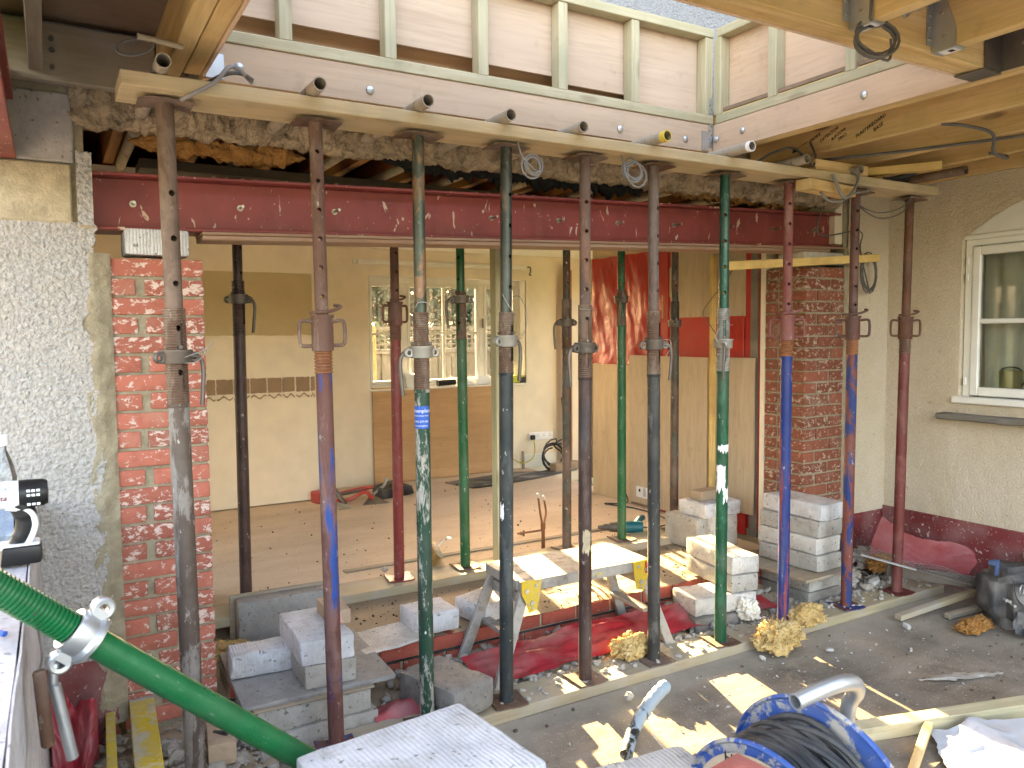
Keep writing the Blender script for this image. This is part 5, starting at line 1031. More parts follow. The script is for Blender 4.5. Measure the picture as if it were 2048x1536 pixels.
# mineral wool
def fluff(name, c, r, mat, label, n=240, st=(1, 1, .7), seed=1):
    qq = random.Random(seed); t = thing(name, label, 'insulation', (c[0], c[1], max(0, c[2]-r*st[2])))
    bm = bmesh.new(); bmesh.ops.create_icosphere(bm, subdivisions=5, radius=1)
    for v in bm.verts:
        p = v.co.copy(); k = 1+.34*fbm(p*1.7+Vector((seed, 2, 3)), 5)+.20*fbm(p*5+Vector((seed, 7, 1)), 4)+.07*fbm(p*15+Vector((seed, 7, 1)), 3)
        v.co = Vector((p.x*r*st[0], p.y*r*st[1], p.z*r*st[2]))*k
        v.co.z = max(v.co.z, -r*st[2]*.55)
    me = bpy.data.meshes.new(name); bm.to_mesh(me); bm.free(); me.polygons.foreach_set('use_smooth', [True]*len(me.polygons)); me.materials.append(mat)
    from_me('clump', me, None, t, Matrix.Translation(c))
    mb = MB()
    for _ in range(n*4):
        d = Vector((qq.gauss(0, 1), qq.gauss(0, 1), abs(qq.gauss(0, .8))-.15)).normalized(); k = 1+.34*fbm(d*1.7+Vector((seed, 2, 3)), 5)+.20*fbm(d*5+Vector((seed, 7, 1)), 4)
        p = Vector(c)+Vector((d.x*r*st[0], d.y*r*st[1], d.z*r*st[2]))*k*.94; s = Vector((qq.gauss(0, 1), qq.gauss(0, 1), qq.gauss(0, 1))).normalized()
        l = r*qq.uniform(.05, .17); w_ = d.cross(s)
        if w_.length < .1: continue
        w_.normalize(); w_ *= l*qq.uniform(.10, .28); b = len(mb.v); tip = p+(d*.8+s*.7)*l; mid = p+(d*.55+s*.15)*l
        mb.v += [p-w_, p+w_, mid+w_*.9, mid-w_*.8, tip]; mb.f += [(b, b+1, b+2, b+3), (b+3, b+2, b+4)]
    mb.build('fibres', mat, t, Matrix())['kind'] = 'stuff'; return t
fluff('wool_clump', (3.18, 2.74, .075), .128, M['wool'], 'big clump of yellow mineral wool against the foot of the blue prop', 420, (1.0, .62, .72), 3); fluff('wool_clump', (3.50, 2.82, .10), .09, M['wool'], 'pale mineral wool tuft behind the big yellow clump', 240, (1.1, .8, .7), 7)
fluff('wool_clump', (2.405, 2.985, .10), .085, M['wool'], 'sunlit tuft of yellow wool beside the mottled grey prop', 240, (1.15, .7, .8), 5); fluff('wool_clump', (4.30, 2.37, .035), .085, M['wool_orange'], 'flattened orange wool under the black tool bag', 200, (1.5, .7, .45), 9)
fluff('wool_clump', (.66, 5.9, FZ+.03), .14, M['wool'], 'yellow wool scrap on the room floor behind the left pier', 160, (1.3, .6, .5), 12); fluff('wool_clump', (.66, 3.9, .13), .10, M['wool'], 'dull wool scrap beside the grey concrete slab', 160, (1.2, .7, .5), 14)
fluff('paper_scrap', (3.27, 3.03, .11), .07, M['cup'], 'crumpled brown paper scrap beside the blue prop foot', 60, (.9, .8, 1), 16); fluff('wool_clump', (4.62, 3.12, .15), .12, M['wool_orange'], 'brownish wool caught in the rubble beside the rightmost prop', 120, (1.3, .7, .5), 18)
# red membrane in the trench
def memb(u, v):
    x = 1.62+1.95*u; y = 3.07+.20*v+.05*fbm((u*3, 1, 2))+.10*max(0, u-.2)*(1-u); fold_ = .05*math.sin(u*7+1)*math.sin(v*3.1)
    return (x, y, .062+.085*v*(.5+.5*math.sin(u*3.0+.4))+.016*fbm((u*7, v*2.5, 5), 3)+.10*abs(fold_)+.004*fbm((u*30, v*9, 3)))
grid('red_membrane', memb, 110, 22, M['red_dpm'], label='long strip of red damp membrane lying along the trench behind the props', cat='membrane')
grid('red_membrane', lambda u, v: (1.10+.42*u, 2.99+.14*v, .045+.07*math.sin(v*3.1)*(.4+u)+.02*fbm((u*5, v*4, 8))), 24, 14, M['red_dpm'], label='short scrap of red membrane left of the big worn grey block', cat='membrane')
# right hand corner: red sheet, mesh bead, skirting strips
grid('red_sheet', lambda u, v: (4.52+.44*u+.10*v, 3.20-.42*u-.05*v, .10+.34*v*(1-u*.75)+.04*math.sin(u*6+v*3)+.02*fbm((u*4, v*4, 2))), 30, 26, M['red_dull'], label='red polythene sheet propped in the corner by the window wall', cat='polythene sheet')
eb = thing('mesh_bead', 'galvanised plaster edge bead with expanded mesh wing in the right corner', 'plaster bead', (4.4, 2.9, .15))
e0, e1 = Vector((4.22, 3.02, .285)), Vector((4.62, 2.55, .15)); ed = (e1-e0); en = Vector((ed.y, -ed.x, 0)).normalized()*-1
timber('bead', e0, e0+ed*.5, .022, .012, M['galv'], eb); timber('bead', e0+ed*.5, e1, .02, .012, M['steel_dark'], eb)
mb = MB()
for i in range(26):
    for j in range(5):
        c = e0+ed*((i+.5*(j % 2))/26)+en*(.03+.026*j)+Vector((0, 0, .015*math.sin(i*.4)+.004*j)); du = ed/26*.5; dv = en*.013
        for a, b in ((c-du, c+dv), (c+dv, c+du), (c+du, c-dv), (c-dv, c-du)): mb.cyl(a, b, .0012, n=3, caps=False)
mb.build('mesh_wing', M['galv_dull'], eb, Matrix())['kind'] = 'stuff'
tag(timber('skirting_strip', (4.42, 2.98, .17), (5.0, 2.30, .10), .012, .075, M['steel_dark']), 'dark dusty strip leaning along the red plinth behind the tool bag', 'strip'); tag(timber('plinth_board', (4.72, 3.10, .10), (4.99, 2.10, .07), .015, .10, M['plinth']), 'red painted board lying at the foot of the red plinth', 'board')
tag(timber('batten', (4.06, 2.66, .035), (4.82, 2.62, .075), .045, .03, M['sawn_dusty']), 'plaster splashed batten lying off the end of the sole plate', 'batten'); tag(timber('batten', (4.35, 2.55, .02), (4.95, 2.50, .03), .04, .03, M['sawn_grey']), 'grey batten lying behind the splashed batten beside the bag', 'batten'); tag(timber('batten', (4.75, 2.25, .26), (5.0, 2.45, .30), .06, .03, M['sawn_dusty']), 'pale batten end rising behind the tool bag at the right edge', 'batten')
tag(timber('long_timber', (2.25, 2.115, .031), (4.1, 1.58, .031), .075, .058, M['sawn_green']), 'long pale sawn timber lying on the screed at lower right', 'timber'); tag(timber('thin_lath', (3.03, 1.84, .05), (2.62, 1.66, .02), .034, .016, M['sawn']), 'thin lath leaning between the long timber and the white sheet', 'lath')
def poly(u, v):
    p = (Vector((3.02, 1.835, 0))*(1-u)+Vector((3.50, 1.62, 0))*u)*(1-v)+(Vector((2.74, 1.56, 0))*(1-u)+Vector((3.20, 1.36, 0))*u)*v
    return (p.x+.025*fbm((u*2, v*2, 4)), p.y+.02*fbm((u*3, v*3, 9)), .025+.035*math.exp(-((u-.35-.35*v)/.10)**2)+.016*abs(fbm((u*3, v*2, 1), 3))+.03*u*(1-v))
grid('white_sheet', poly, 44, 36, M['poly_white'], label='crumpled white polythene sheet at the lower right corner', cat='polythene sheet')
# stub of taped pipe
tp = thing('taped_pipe', 'black pipe end wrapped in grey tape sticking up from the ground', 'pipe', (1.93, 2.36, 0))
pp = smooth_path([(1.86, 2.33, .02), (1.93, 2.39, .04), (2.02, 2.445, .075), (2.10, 2.48, .10), (2.17, 2.51, .115), (2.24, 2.535, .125)], 6); MB().sweep(pp[:15], .026, 14).build('pipe', flake('tape_smeared_pipe', (.012, .012, .013), (.30, .36, .40), .5, speck=.3), tp)
MB().sweep(pp[14:], [.0285+.0022*math.sin(i*1.9) for i in range(len(pp[14:]))], 14).build('tape', M['duct_tape'], tp)
tag(MB().sweep(smooth_path([(2.08, 2.47, .07), (2.07, 2.43, .035), (2.05, 2.38, .012), (2.03, 2.30, .009)]), .0015, 5).build('string', M['white_plastic']), 'thread of tape hanging from the taped pipe', 'string')
for c, r, lb in (((2.17, 2.70, .03), .03, 'bluish grey stone lying by the sole plate behind the taped pipe'), ((3.02, 2.70, .016), .022, 'flat round stone at the left of the big wool clump'), ((3.05, 3.06, .06), .035, 'pale blue lump of block beside the green taped prop'), ((1.69, 4.42, .24), .03, 'small dark stone on the floor beside the maroon inner prop'), ((4.02, 2.58, .02), .03, 'pale stone in front of the plaster splashed batten'), ((4.38, 3.05, .075), .055, 'large pale stone on the sole plate rubble right of the speckled prop'), ((3.40, 2.60, .012), .026, 'long bluish stone beside the right edge of the wool clump')):
    mb = MB(); rock(mb, c, r, q); tag(mb.build('stone', M['rubble_pale'], smooth=False), lb, 'stone')
# ---------------- tool bag at the right edge
bg_ = thing('tool_bag', 'dusty black canvas tool bag with clips and straps at the right edge', 'bag', (4.55, 2.32, 0))
bm = bmesh.new(); bmesh.ops.create_cube(bm, size=1); bmesh.ops.bevel(bm, geom=bm.edges[:], offset=.22, segments=4, affect='EDGES'); bmesh.ops.subdivide_edges(bm, edges=bm.edges[:], cuts=2, use_grid_fill=True)
for v in bm.verts:
    p = v.co.copy(); k = 1+.10*fbm(p*3+Vector((4, 4, 4)), 4); z = p.z+.5; v.co = Vector((p.x*.30*k*(1-.12*z), p.y*.42*k*(1-.25*z), z*.33*(1+.05*fbm(p*4))))
me = bpy.data.meshes.new('bag'); bm.to_mesh(me); bm.free(); me.polygons.foreach_set('use_smooth', [True]*len(me.polygons)); BG = Matrix.Translation((4.60, 2.34, .0)) @ Matrix.Rotation(R(-35), 4, 'Z')
me.materials.append(M['bag']); from_me('body', me, None, bg_, BG)
def bs(nm, pts, w_, m): 
    P = smooth_path([BG @ Vector(p) for p in pts], 6); vs = []; 
    for i, p in enumerate(P):
        d = (P[min(i+1, len(P)-1)]-P[max(i-1, 0)]).normalized(); s = d.cross(Vector((.3, -.8, .3))).normalized()*w_/2; vs += [p-s, p+s]
    o = mesh_obj(nm, vs, [(2*i, 2*i+1, 2*i+3, 2*i+2) for i in range(len(P)-1)], M[m], bg_); return o
bs('strap', [(-.17, -.20, .30), (-.06, -.235, .33), (.04, -.23, .26), (.10, -.225, .12), (.14, -.22, .04)], .03, 'black'); bs('strap', [(-.10, -.21, .31), (-.08, -.225, .20), (.02, -.235, .13), (.16, -.23, .10)], .028, 'black'); bs('strap', [(.16, -.05, .28), (.10, -.16, .36), (.0, -.2, .37), (-.1, -.16, .34)], .035, 'black')
bs('yellow_strap', [(.10, -.05, .36), (.15, -.12, .31), (.17, -.18, .22)], .03, 'lime')
MB().sweep(arc(BG @ Vector((-.07, -.238, .265)), .02, 0, 6.2, 14, (1, 0, .2), (0, 0, 1.4)), .003, 6).build('clip', M['galv'], bg_); mb = MB()
for p in ((-.135, -.190, .20), (-.12, -.195, .195), (-.10, -.205, .175)): mb.cyl(BG @ Vector(p), BG @ Vector((p[0], p[1]-.03, p[2])), .008, n=10)
mb.build('eyelets', M['galv'], bg_, Matrix())['kind'] = 'stuff'
span('pocket', (-.03, -.02, .0), (.0, .0, .0), M['bag'], bg_) if False else grid('pocket', lambda u, v: BG @ Vector((-.08+.09*u, -.232+.02*abs(u-.5), .05+.09*v)), 6, 6, M['bag'], bg_, thick=.008)
tag(MB().sweep(smooth_path([BG @ Vector(p) for p in ((-.12, -.08, .30), (-.125, -.09, .35), (-.13, -.09, .37))], 4), .013, 10).box(BG @ Vector((-.14, -.09, .37)), (.06, .028, .02)).build('blue_tool', plain('dusty_blue_plastic', (.05, .09, .20), .6, dust=.4)), 'blue tool handle poking from the top of the tool bag', 'tool')
tag(MB().cyl(BG @ Vector((.08, -.05, .28)), BG @ Vector((.09, -.06, .44)), .022, .026, 14).build('torch', M['steel_dark']), 'dark cylindrical handle poking from the back of the tool bag', 'tool')
tag(grid('glove', lambda u, v: Vector((4.40, 2.17, .07))+Vector((.22*u+.03*math.sin(v*6.3), -.10*u+.05*math.cos(v*6.3)+.02*fbm((u*4, v*6, 1)), .06*math.sin(v*6.28)*(1-.3*u)+.012*fbm((u*9, v*9, 2))+.02)), 26, 26, M['bag']), 'dusty grey work glove lying in front of the tool bag', 'glove')

# ---------------- cable reel (lower right)
ax = Vector((.98, .12, .08)).normalized(); rc = Vector((1.42, 1.178, .545)); cr = thing('cable_reel', 'blue steel cable reel wound with black cable at the bottom edge', 'cable reel', (1.42, 1.178, .32))
ux = Vector((0, 0, 1)); ux = (ux-ax*ux.dot(ax)).normalized(); uy = ax.cross(ux); RM = Matrix.Translation(rc) @ Matrix((ux, uy, ax)).transposed().to_4x4()
def fl(nm, z, r, m, par=None): return MB().lathe([(z, .0), (z, r-.012), (z-.006, r-.006), (z-.002, r), (z+.004, r), (z+.005, r-.010), (z+.004, 0)], 64).build(nm, m, par or cr, RM)
fl('near_flange', -.105, .215, M['paint_blue']); fl('far_flange', .105, .238, M['paint_blue']); MB().lathe([(-.10, .09), (.10, .09)], 30).build('drum', M['paint_blue'], cr, RM)
lb_ = MB().lathe([(-.1120, .075), (-.1120, .185)], 56).build('label_ring', M['label_tan'], cr, RM)
def ringtext(s, size, a_mid, r):
    me = text_me(s, size, align='CENTER', extrude=.0003); me.materials.clear()
    for v in me.vertices: a = a_mid-v.co.x/r; rr_ = r+v.co.y; v.co = Vector((rr_*math.cos(a), rr_*math.sin(a), -.1128-v.co.z))
    from_me('print', me, M['ink'], lb_, RM)
# letters upright on the label, reading away from the camera side
LM = RM @ Matrix((( 0, 1, 0, 0), (-1, 0, 0, 0), (0, 0, 1, -.1128), (0, 0, 0, 1)))
def lt_(s, size, x, y, m='ink'): text('print', s, size, RM @ Matrix.Translation((y, x, -.1128)) @ Matrix(((0, 1, 0, 0), (-1, 0, 0, 0), (0, 0, -1, 0), (0, 0, 0, 1))) if False else basis(RM @ Vector((y, x, -.1128)), RM.to_3x3() @ Vector((0, 1, 0)), RM.to_3x3() @ Vector((1, 0, 0))), M[m], lb_)
lt_('Heavy', .036, -.095, .142); lt_('duty', .036, -.075, .104); lt_('Thermal', .020, .045, .120); lt_('cut-out', .020, .045, .096); lt_('on 13 A', .018, .045, .074)
for k in range(9): grid('print_patch', lambda u, v, k=k: RM @ Vector((.085+.015*(k//3)+.013*u, .002+.014*(k % 3)+.012*v, -.1126)), 1, 1, M['ink'], lb_, thick=0) if k % 2 == 0 else None
mb = MB()
for lay, (n, r0) in enumerate(((12, .165), (12, .178), (10, .188))):
    for k in range(n): z = -.088+.178*(k+.5*(lay % 2))/n; ph = q.uniform(0, 6); mb.sweep([Vector(((r0+.005*math.sin(3*a+ph))*math.cos(a), (r0+.005*math.sin(3*a+ph))*math.sin(a), max(-.092, min(.092, z+.018*math.sin(a*2+ph))))) for a in [2*math.pi*i/44 for i in range(44)]], .0085, 7, True)
mb.build('wound_cable', plain('black_dusty_cable', (.022, .023, .025), .5, dust=.3), cr, RM)
hnd = smooth_path([(1.356, 1.121, .852), (1.428, 1.115, .862), (1.490, 1.109, .866), (1.542, 1.112, .852), (1.570, 1.128, .818), (1.580, 1.152, .78), (1.582, 1.165, .70), (1.56, 1.178, .56)], 7)
t_ = MB().sweep(hnd, .0185, 18, caps=False); t_.lathe([(.05, .0145), (0, .0145), (0, .0185)], 18, hnd[0], hnd[1]-hnd[0]); t_.build('handle', M['galv'], cr)
MB().sweep(smooth_path([(1.56, 1.178, .56), (1.565, 1.18, .40), (1.52, 1.17, .335), (1.25, 1.14, .33)], 6), .0185, 12).build('stand', M['galv'], cr)

# ================================================================== THINGS IN THE ROOM
def sheet(nm, lo, hi, m, label, cat='plywood sheet', rot=None, bv=.002): return tag(span(nm, lo, hi, M[m], bv=bv), label, cat)
s1 = sheet('plywood_sheet', (4.205, 5.20, FZ+.002), (4.222, 5.745, 1.375), 'ply_inner', 'tall pale plywood sheet under the red polythene by the far corner'); s2 = sheet('plywood_sheet', (4.180, 4.29, FZ+.03), (4.200, 5.20, 1.46), 'ply_grey', 'greyish plywood sheet with a white label leaning on the partition'); s3 = sheet('plywood_sheet', (4.205, 3.865, .36), (4.222, 4.285, 1.465), 'ply_grey', 'plywood sheet beside the right brick pier and the red strip')
lb2 = span('label', (4.176, 4.96, .285), (4.179, 5.10, .375), M['paper'], s2, bv=0); span('mark', (4.1735, 5.045, .33), (4.1755, 5.065, .355), M['ink'], lb2, bv=0); span('fine_print', (4.1735, 4.975, .30), (4.1755, 5.01, .36), plain('grey_print', (.45, .45, .46), .7), lb2, bv=0)
text('print', 'C€', .016, basis((4.1755, 5.005, .362), (0, -1, 0), (0, 0, 1)), M['ink'], lb2)
MB().sweep([(4.177, 4.95, .56), (4.177, 4.925, .563)], .008, 8).build('knot', M['rubble_dark'], s2)
tag(timber('batten_upright', (4.19, 4.245, .42), (4.19, 4.245, 2.20), .042, .03, M['sawn_yellow'], up=(0, 1, 0)), 'upright batten between the plywood sheets on the partition', 'batten')
grid('red_sheet', lambda u, v: (4.245-.03*u*0-.014*(.5+fbm((u*5, v*3+u*2, 2), 4)), 5.80-1.05*u, 1.37+.01*math.sin(u*30)*.3+(.935)*v+.018*fbm((u*7, 0, 3))*(1-v)), 70, 60, M['red_sheet'], label='glossy red polythene sheet hanging on the partition above the plywood', cat='polythene sheet')
sheet('red_strip', (4.236, 3.99, 1.42), (4.252, 4.86, 1.76), 'red_sheet', 'red band on the partition between the upper and lower plywood', 'red strip'); sheet('red_strip', (4.243, 3.855, .25), (4.256, 3.985, 2.25), 'red_sheet', 'upright red strip beside the right brick pier', 'red strip'); sheet('red_strip', (4.225, 4.77, 1.40), (4.238, 4.83, 2.32), 'red_sheet', 'bright vertical fold of red plastic left of the blackish brown prop', 'red strip'); sheet('red_strip', (4.226, 3.95, .2), (4.238, 4.9, .36), 'red_sheet', 'red strip at the foot of the partition behind the rear block pile', 'red strip')
tag(box('brown_board', (4.90, 7.16, 1.27), (.11, .02, 2.13), M['hardboard'], None, .0), 'tall narrow brown board standing in the far corner of the room', 'board')
tag(timber('crowbar', (4.86, 7.10, .25), (4.80, 7.13, .95), .012, .02, M['black'], up=(0, 1, 0)), 'dark bar leaning in the far corner beside the brown board', 'bar')
tag(box('plywood_sheet', (3.325, 7.205, .655), (1.325, .018, .90), M['ply_brown'], None, 0, .002, rot=Euler((R(-1), 0, 0))), 'brown plywood panel leaning under the back window', 'plywood sheet')
rail = thing('curtain_rail', 'white curtain rail above the back window with a hook at its right end', 'curtain rail', (3.5, 7.2, 2.33)); timber('rail', (2.54, 7.215, 2.34), (4.40, 7.215, 2.34), .03, .035, M['white_paint'], rail); timber('rail', (2.50, 7.232, 2.345), (4.42, 7.232, 2.345), .012, .055, M['white_paint'], rail); MB().sweep(smooth_path([(4.42, 7.21, 2.35), (4.45, 7.20, 2.35), (4.455, 7.20, 2.30), (4.44, 7.20, 2.275), (4.465, 7.20, 2.265)]), .007, 8).build('hook', M['steel_dark'], rail)
so_ = thing('socket_plate', 'long white multi socket plate on the back wall with one black plug', 'socket', (4.59, 7.235, .535)); span('plate', (4.435, 7.224, .49), (4.745, 7.239, .575), M['white_plastic'], so_, bv=.003); span('plug', (4.445, 7.185, .50), (4.498, 7.2235, .552), M['black_clean'], so_, bv=.008)
mb = MB()
for i in range(1, 4):
    for dx, dz in ((0, .018), (-.011, 0), (.011, 0)): mb.box((4.47+.078*i+dx, 7.2235, .53+dz), (.006, .002, .007))
mb.build('socket_holes', M['ink'], so_, Matrix())['kind'] = 'stuff'
cable('yellow_cable', [(4.47, 7.18, .50), (4.475, 7.17, .38), (4.42, 7.15, .30), (4.30, 7.15, .27), (4.20, 7.18, .33), (4.10, 7.20, .42), (4.18, 7.215, .75), (4.22, 7.215, .95), (4.18, 7.21, 1.10)], .006, M['yellow_cable'], 'yellow cable looping from the sill down to the black plug', 'cable')
cc = tag(MB().sweep(coil_pts((4.60, 7.0, .33), .155, 6, (1, 0, .1), (0, .35, .9), .25, .012, seed=4), .0085, 7).build('cable_coil', M['black']), 'coil of black cable against the back wall by the sockets', 'cable coil')
block((4.66, 6.86, .245), (.34, .10, .085), 'brick_buff', 'dull wooden block in front of the black cable coil', .1, name='wood_block', cat='wood block', amp=.002, bv=.003)
tag(timber('skirting_piece', (4.33, 7.17, .20), (4.335, 7.19, .39), .03, .012, M['sawn_grey'], up=(0, 1, 0)), 'splintered skirting remnant standing by the back wall under the yellow cable', 'skirting'); tag(span('skirting_board', (4.36, 7.226, FZ), (4.80, 7.238, .34), M['white_paint']), 'white skirting board below the sockets', 'skirting')
for pts, lb in (([(4.5, 6.9, .213), (4.0, 6.75, .213), (3.6, 6.62, .212), (3.3, 6.72, .212)], 'thin black cable trailing over the floor from the cable coil'), ([(4.75, 6.78, .212), (4.2, 6.62, .212), (3.7, 6.52, .212), (3.38, 6.50, .212)], 'black cable lying along the edge of the black sheet on the floor')): cable('floor_cable', pts, .009, M['black'], lb, 'cable')
tag(mesh_obj('black_sheet', [(3.27, 6.89, .212), (3.375, 6.50, .212), (4.70, 6.75, .212), (4.1, 7.05, .212), (3.27, 6.89, .204), (3.375, 6.50, .204), (4.70, 6.75, .204), (4.1, 7.05, .204)], [(0, 1, 2, 3), (7, 6, 5, 4), (0, 4, 5, 1), (1, 5, 6, 2), (2, 6, 7, 3), (3, 7, 4, 0)], plain('dusty_black_sheet', (.05, .048, .045), .7, dust=.9)), 'dusty black sheet lying on the room floor below the window panel', 'sheet')
ra = thing('site_radio', 'lime and black radio on the right end of the back window sill', 'radio', (4.33, 7.28, 1.12)); span('body', (4.24, 7.25, 1.12), (4.40, 7.33, 1.20), M['lime'], ra, bv=.012); span('side', (4.335, 7.245, 1.122), (4.41, 7.335, 1.185), M['black_clean'], ra, bv=.01); MB().cyl((4.245, 7.28, 1.20), (4.245, 7.28, 1.255), .022, n=14).build('knob', M['white_plastic'], ra)
tb_ = thing('plastic_tub', 'translucent white tub with lid on the back window sill', 'tub', (3.15, 7.3, 1.12)); MB().lathe([(0, 0), (0, .085), (.12, .10), (.12, 0)], 4, (3.15, 7.31, 1.12)).build('tub', M['white_plastic'], tb_, smooth=False); MB().lathe([(0, .112), (.018, .112), (.02, 0)], 4, (3.15, 7.31, 1.238)).build('lid', M['white_plastic'], tb_, smooth=False)
tag(MB().cyl((3.38, 7.27, 1.155), (3.58, 7.27, 1.16), .032, .03, 16).build('black_canister', M['black_clean']), 'black canister lying on the window sill behind the green inner prop', 'canister')
wm = MB(); wm.sweep(smooth_path([(3.62, 7.27, 1.13), (3.72, 7.26, 1.16), (3.80, 7.27, 1.13)]), .02, 8).box((3.70, 7.28, 1.16), (.16, .06, .05), Euler((0, .4, .3)).to_matrix()); tag(wm.build('white_tool', M['white_plastic']), 'white hand tool lying on the sill left of the timber post', 'tool')
tag(box('socket_box', (3.92, 7.30, 1.17), (.15, .04, .09), M['white_plastic'], None, .1), 'white socket box standing on the window sill by the timber post', 'socket'); tag(MB().sweep(smooth_path([(4.02, 7.26, 1.14), (4.08, 7.25, 1.17), (4.14, 7.26, 1.14)]), .018, 8).build('sill_tool', M['galv']), 'small silver tool on the sill beside the timber post', 'tool')
tag(timber('sill_offcut', (2.68, 7.28, 1.128), (2.95, 7.27, 1.128), .04, .012, M['sawn']), 'small wooden offcut on the left end of the back window sill', 'offcut')
# floor: tools heap, broom, pipes, drill
tr_ = thing('tool_heap', 'red and black clamps and trowels heaped on the floor by the back wall', 'tool heap', (2.35, 6.62, FZ))
for nm, pts, r, m in (('bar', [(1.98, 6.62, .26), (2.3, 6.66, .27), (2.75, 6.72, .33)], .014, 'steel_dark'), ('clamp', [(2.0, 6.55, .22), (2.2, 6.55, .23), (2.30, 6.45, .30), (2.36, 6.42, .22)], .018, 'red_tool'), ('clamp', [(2.02, 6.7, .24), (2.3, 6.68, .28), (2.45, 6.66, .29)], .016, 'red_tool'), ('handle', [(2.06, 6.58, .34), (2.10, 6.52, .26), (2.13, 6.48, .21)], .020, 'steel_dark'), ('arm', [(2.40, 6.55, .24), (2.52, 6.60, .30), (2.58, 6.66, .36)], .014, 'galv_dull')): MB().sweep(smooth_path(pts, 5), r, 8).build(nm, M[m], tr_)
box('red_case', (1.98, 6.70, .25), (.12, .12, .10), M['red_tool'], tr_, .3, .01); box('bag', (2.62, 6.62, .245), (.34, .18, .09), M['black'], tr_, .2, .03, seg=2, sub=.05, amp=.015, seed=3)
mesh_obj('trowel_blade', [(2.02, 6.30, .205), (2.15, 6.34, .207), (2.05, 6.50, .24), (2.02, 6.30, .202), (2.15, 6.34, .204), (2.05, 6.50, .237)], [(0, 1, 2), (5, 4, 3), (0, 3, 4, 1), (1, 4, 5, 2), (2, 5, 3, 0)], M['galv_dull'], tr_); mesh_obj('trowel_blade', [(2.25, 6.38, .205), (2.47, 6.33, .21), (2.36, 6.46, .27), (2.25, 6.38, .20), (2.47, 6.33, .205), (2.36, 6.46, .262)], [(0, 1, 2), (5, 4, 3), (0, 3, 4, 1), (1, 4, 5, 2), (2, 5, 3, 0)], M['steel_dark'], tr_)
br = thing('broom_head', 'wooden broom head with brown bristles lying on the floor beside the flaking green prop', 'broom', (2.1, 4.55, FZ)); BM = Matrix.Translation((2.085, 4.52, .275)) @ Euler((R(50), R(6), R(70))).to_matrix().to_4x4()
from_me('stock', box_me(.34, .055, .025, .01, 2), M['sawn_dusty'], br, BM); mb = MB()
for i in range(30):
    for j in range(4): x = -.155+.31*i/29; mb.cyl((x, -.02+.013*j, -.012), (x*1.07+q.uniform(-.004, .004), (-.02+.013*j)*1.5, -.080), .0042, .005, 4)
mb.build('bristles', M['bristle'], br, BM)['kind'] = 'stuff'; MB().sweep([BM @ Vector(p) for p in ((.10, .0, .012), (.13, .0, .09), (.0, 0, .11))], .005, 6).build('bracket', M['galv'], br)
for i, (dx, lb) in enumerate(((0, 'left copper pipe rising from the floor behind the step platform'), (.045, 'right copper pipe rising from the floor with isolating valve'))):
    c = thing('copper_pipe', lb, 'pipe', (2.79+dx, 4.40, FZ), 'copper pipes'); MB().sweep(smooth_path([(2.80+dx*.3, 4.40, .18), (2.80+dx*.3, 4.40, .36), (2.785+dx, 4.40, .45), (2.77+dx, 4.40, .56-.02*i)], 5), .0075, 10).build('pipe', M['copper'], c); MB().lathe([(0, .0095), (.03, .0095), (.032, .004)], 12, (2.77+dx, 4.40, .555-.02*i)).build('cap', M['galv'], c); MB().lathe([(0, .011), (.04, .011)], 12, (2.80+dx*.3, 4.40, .34)).build('coupling', M['copper'], c)
    if i: MB().cyl((2.80, 4.40, .335), (2.62, 4.42, .33), .0075, n=10).cyl((2.66, 4.415, .33), (2.64, 4.417, .33), .013, n=10).cyl((2.66, 4.41, .35), (2.66, 4.41, .31), .008, n=8).build('branch', M['copper'], c)
di = thing('teal_drill', 'teal power drill lying on the room floor beside the green inner prop', 'drill', (3.45, 4.40, FZ)); D0 = Matrix.Translation((3.47, 4.40, .265)) @ Matrix.Rotation(R(-32), 4, 'Z')
MB().lathe([(-.17, .006), (-.165, .012), (-.13, .016), (-.128, .022), (-.09, .026), (-.085, .033), (-.03, .037)], 18, axis=(1, 0, 0)).build('chuck', M['steel_dark'], di, D0); MB().lathe([(-.03, .038), (.0, .043), (.11, .044), (.15, .038), (.155, 0)], 18, axis=(1, 0, 0)).build('body', M['teal'], di, D0); MB().sweep([D0 @ Vector(p) for p in ((.11, .03, .02), (.15, .10, .04), (.17, .16, .03))], .022, 10).build('grip', M['teal'], di)
cable('drill_cable', [(3.62, 4.40, .28), (3.72, 4.45, .22), (3.9, 4.42, .22), (4.05, 4.6, .215), (4.1, 5.0, .21), (4.0, 5.3, .208), (4.12, 5.15, .23), (4.14, 5.22, .32)], .006, M['black'], 'black flex trailing from the teal drill to the plywood', 'cable')
cable('thin_wire', [(3.94, 3.95, 1.62), (4.0, 4.1, 1.72), (4.1, 4.25, 1.80), (4.15, 4.15, 1.95), (4.2, 4.05, 2.1)], .003, M['steel_dark'], 'thin brown wire sagging across the plywood above the red band', 'wire')
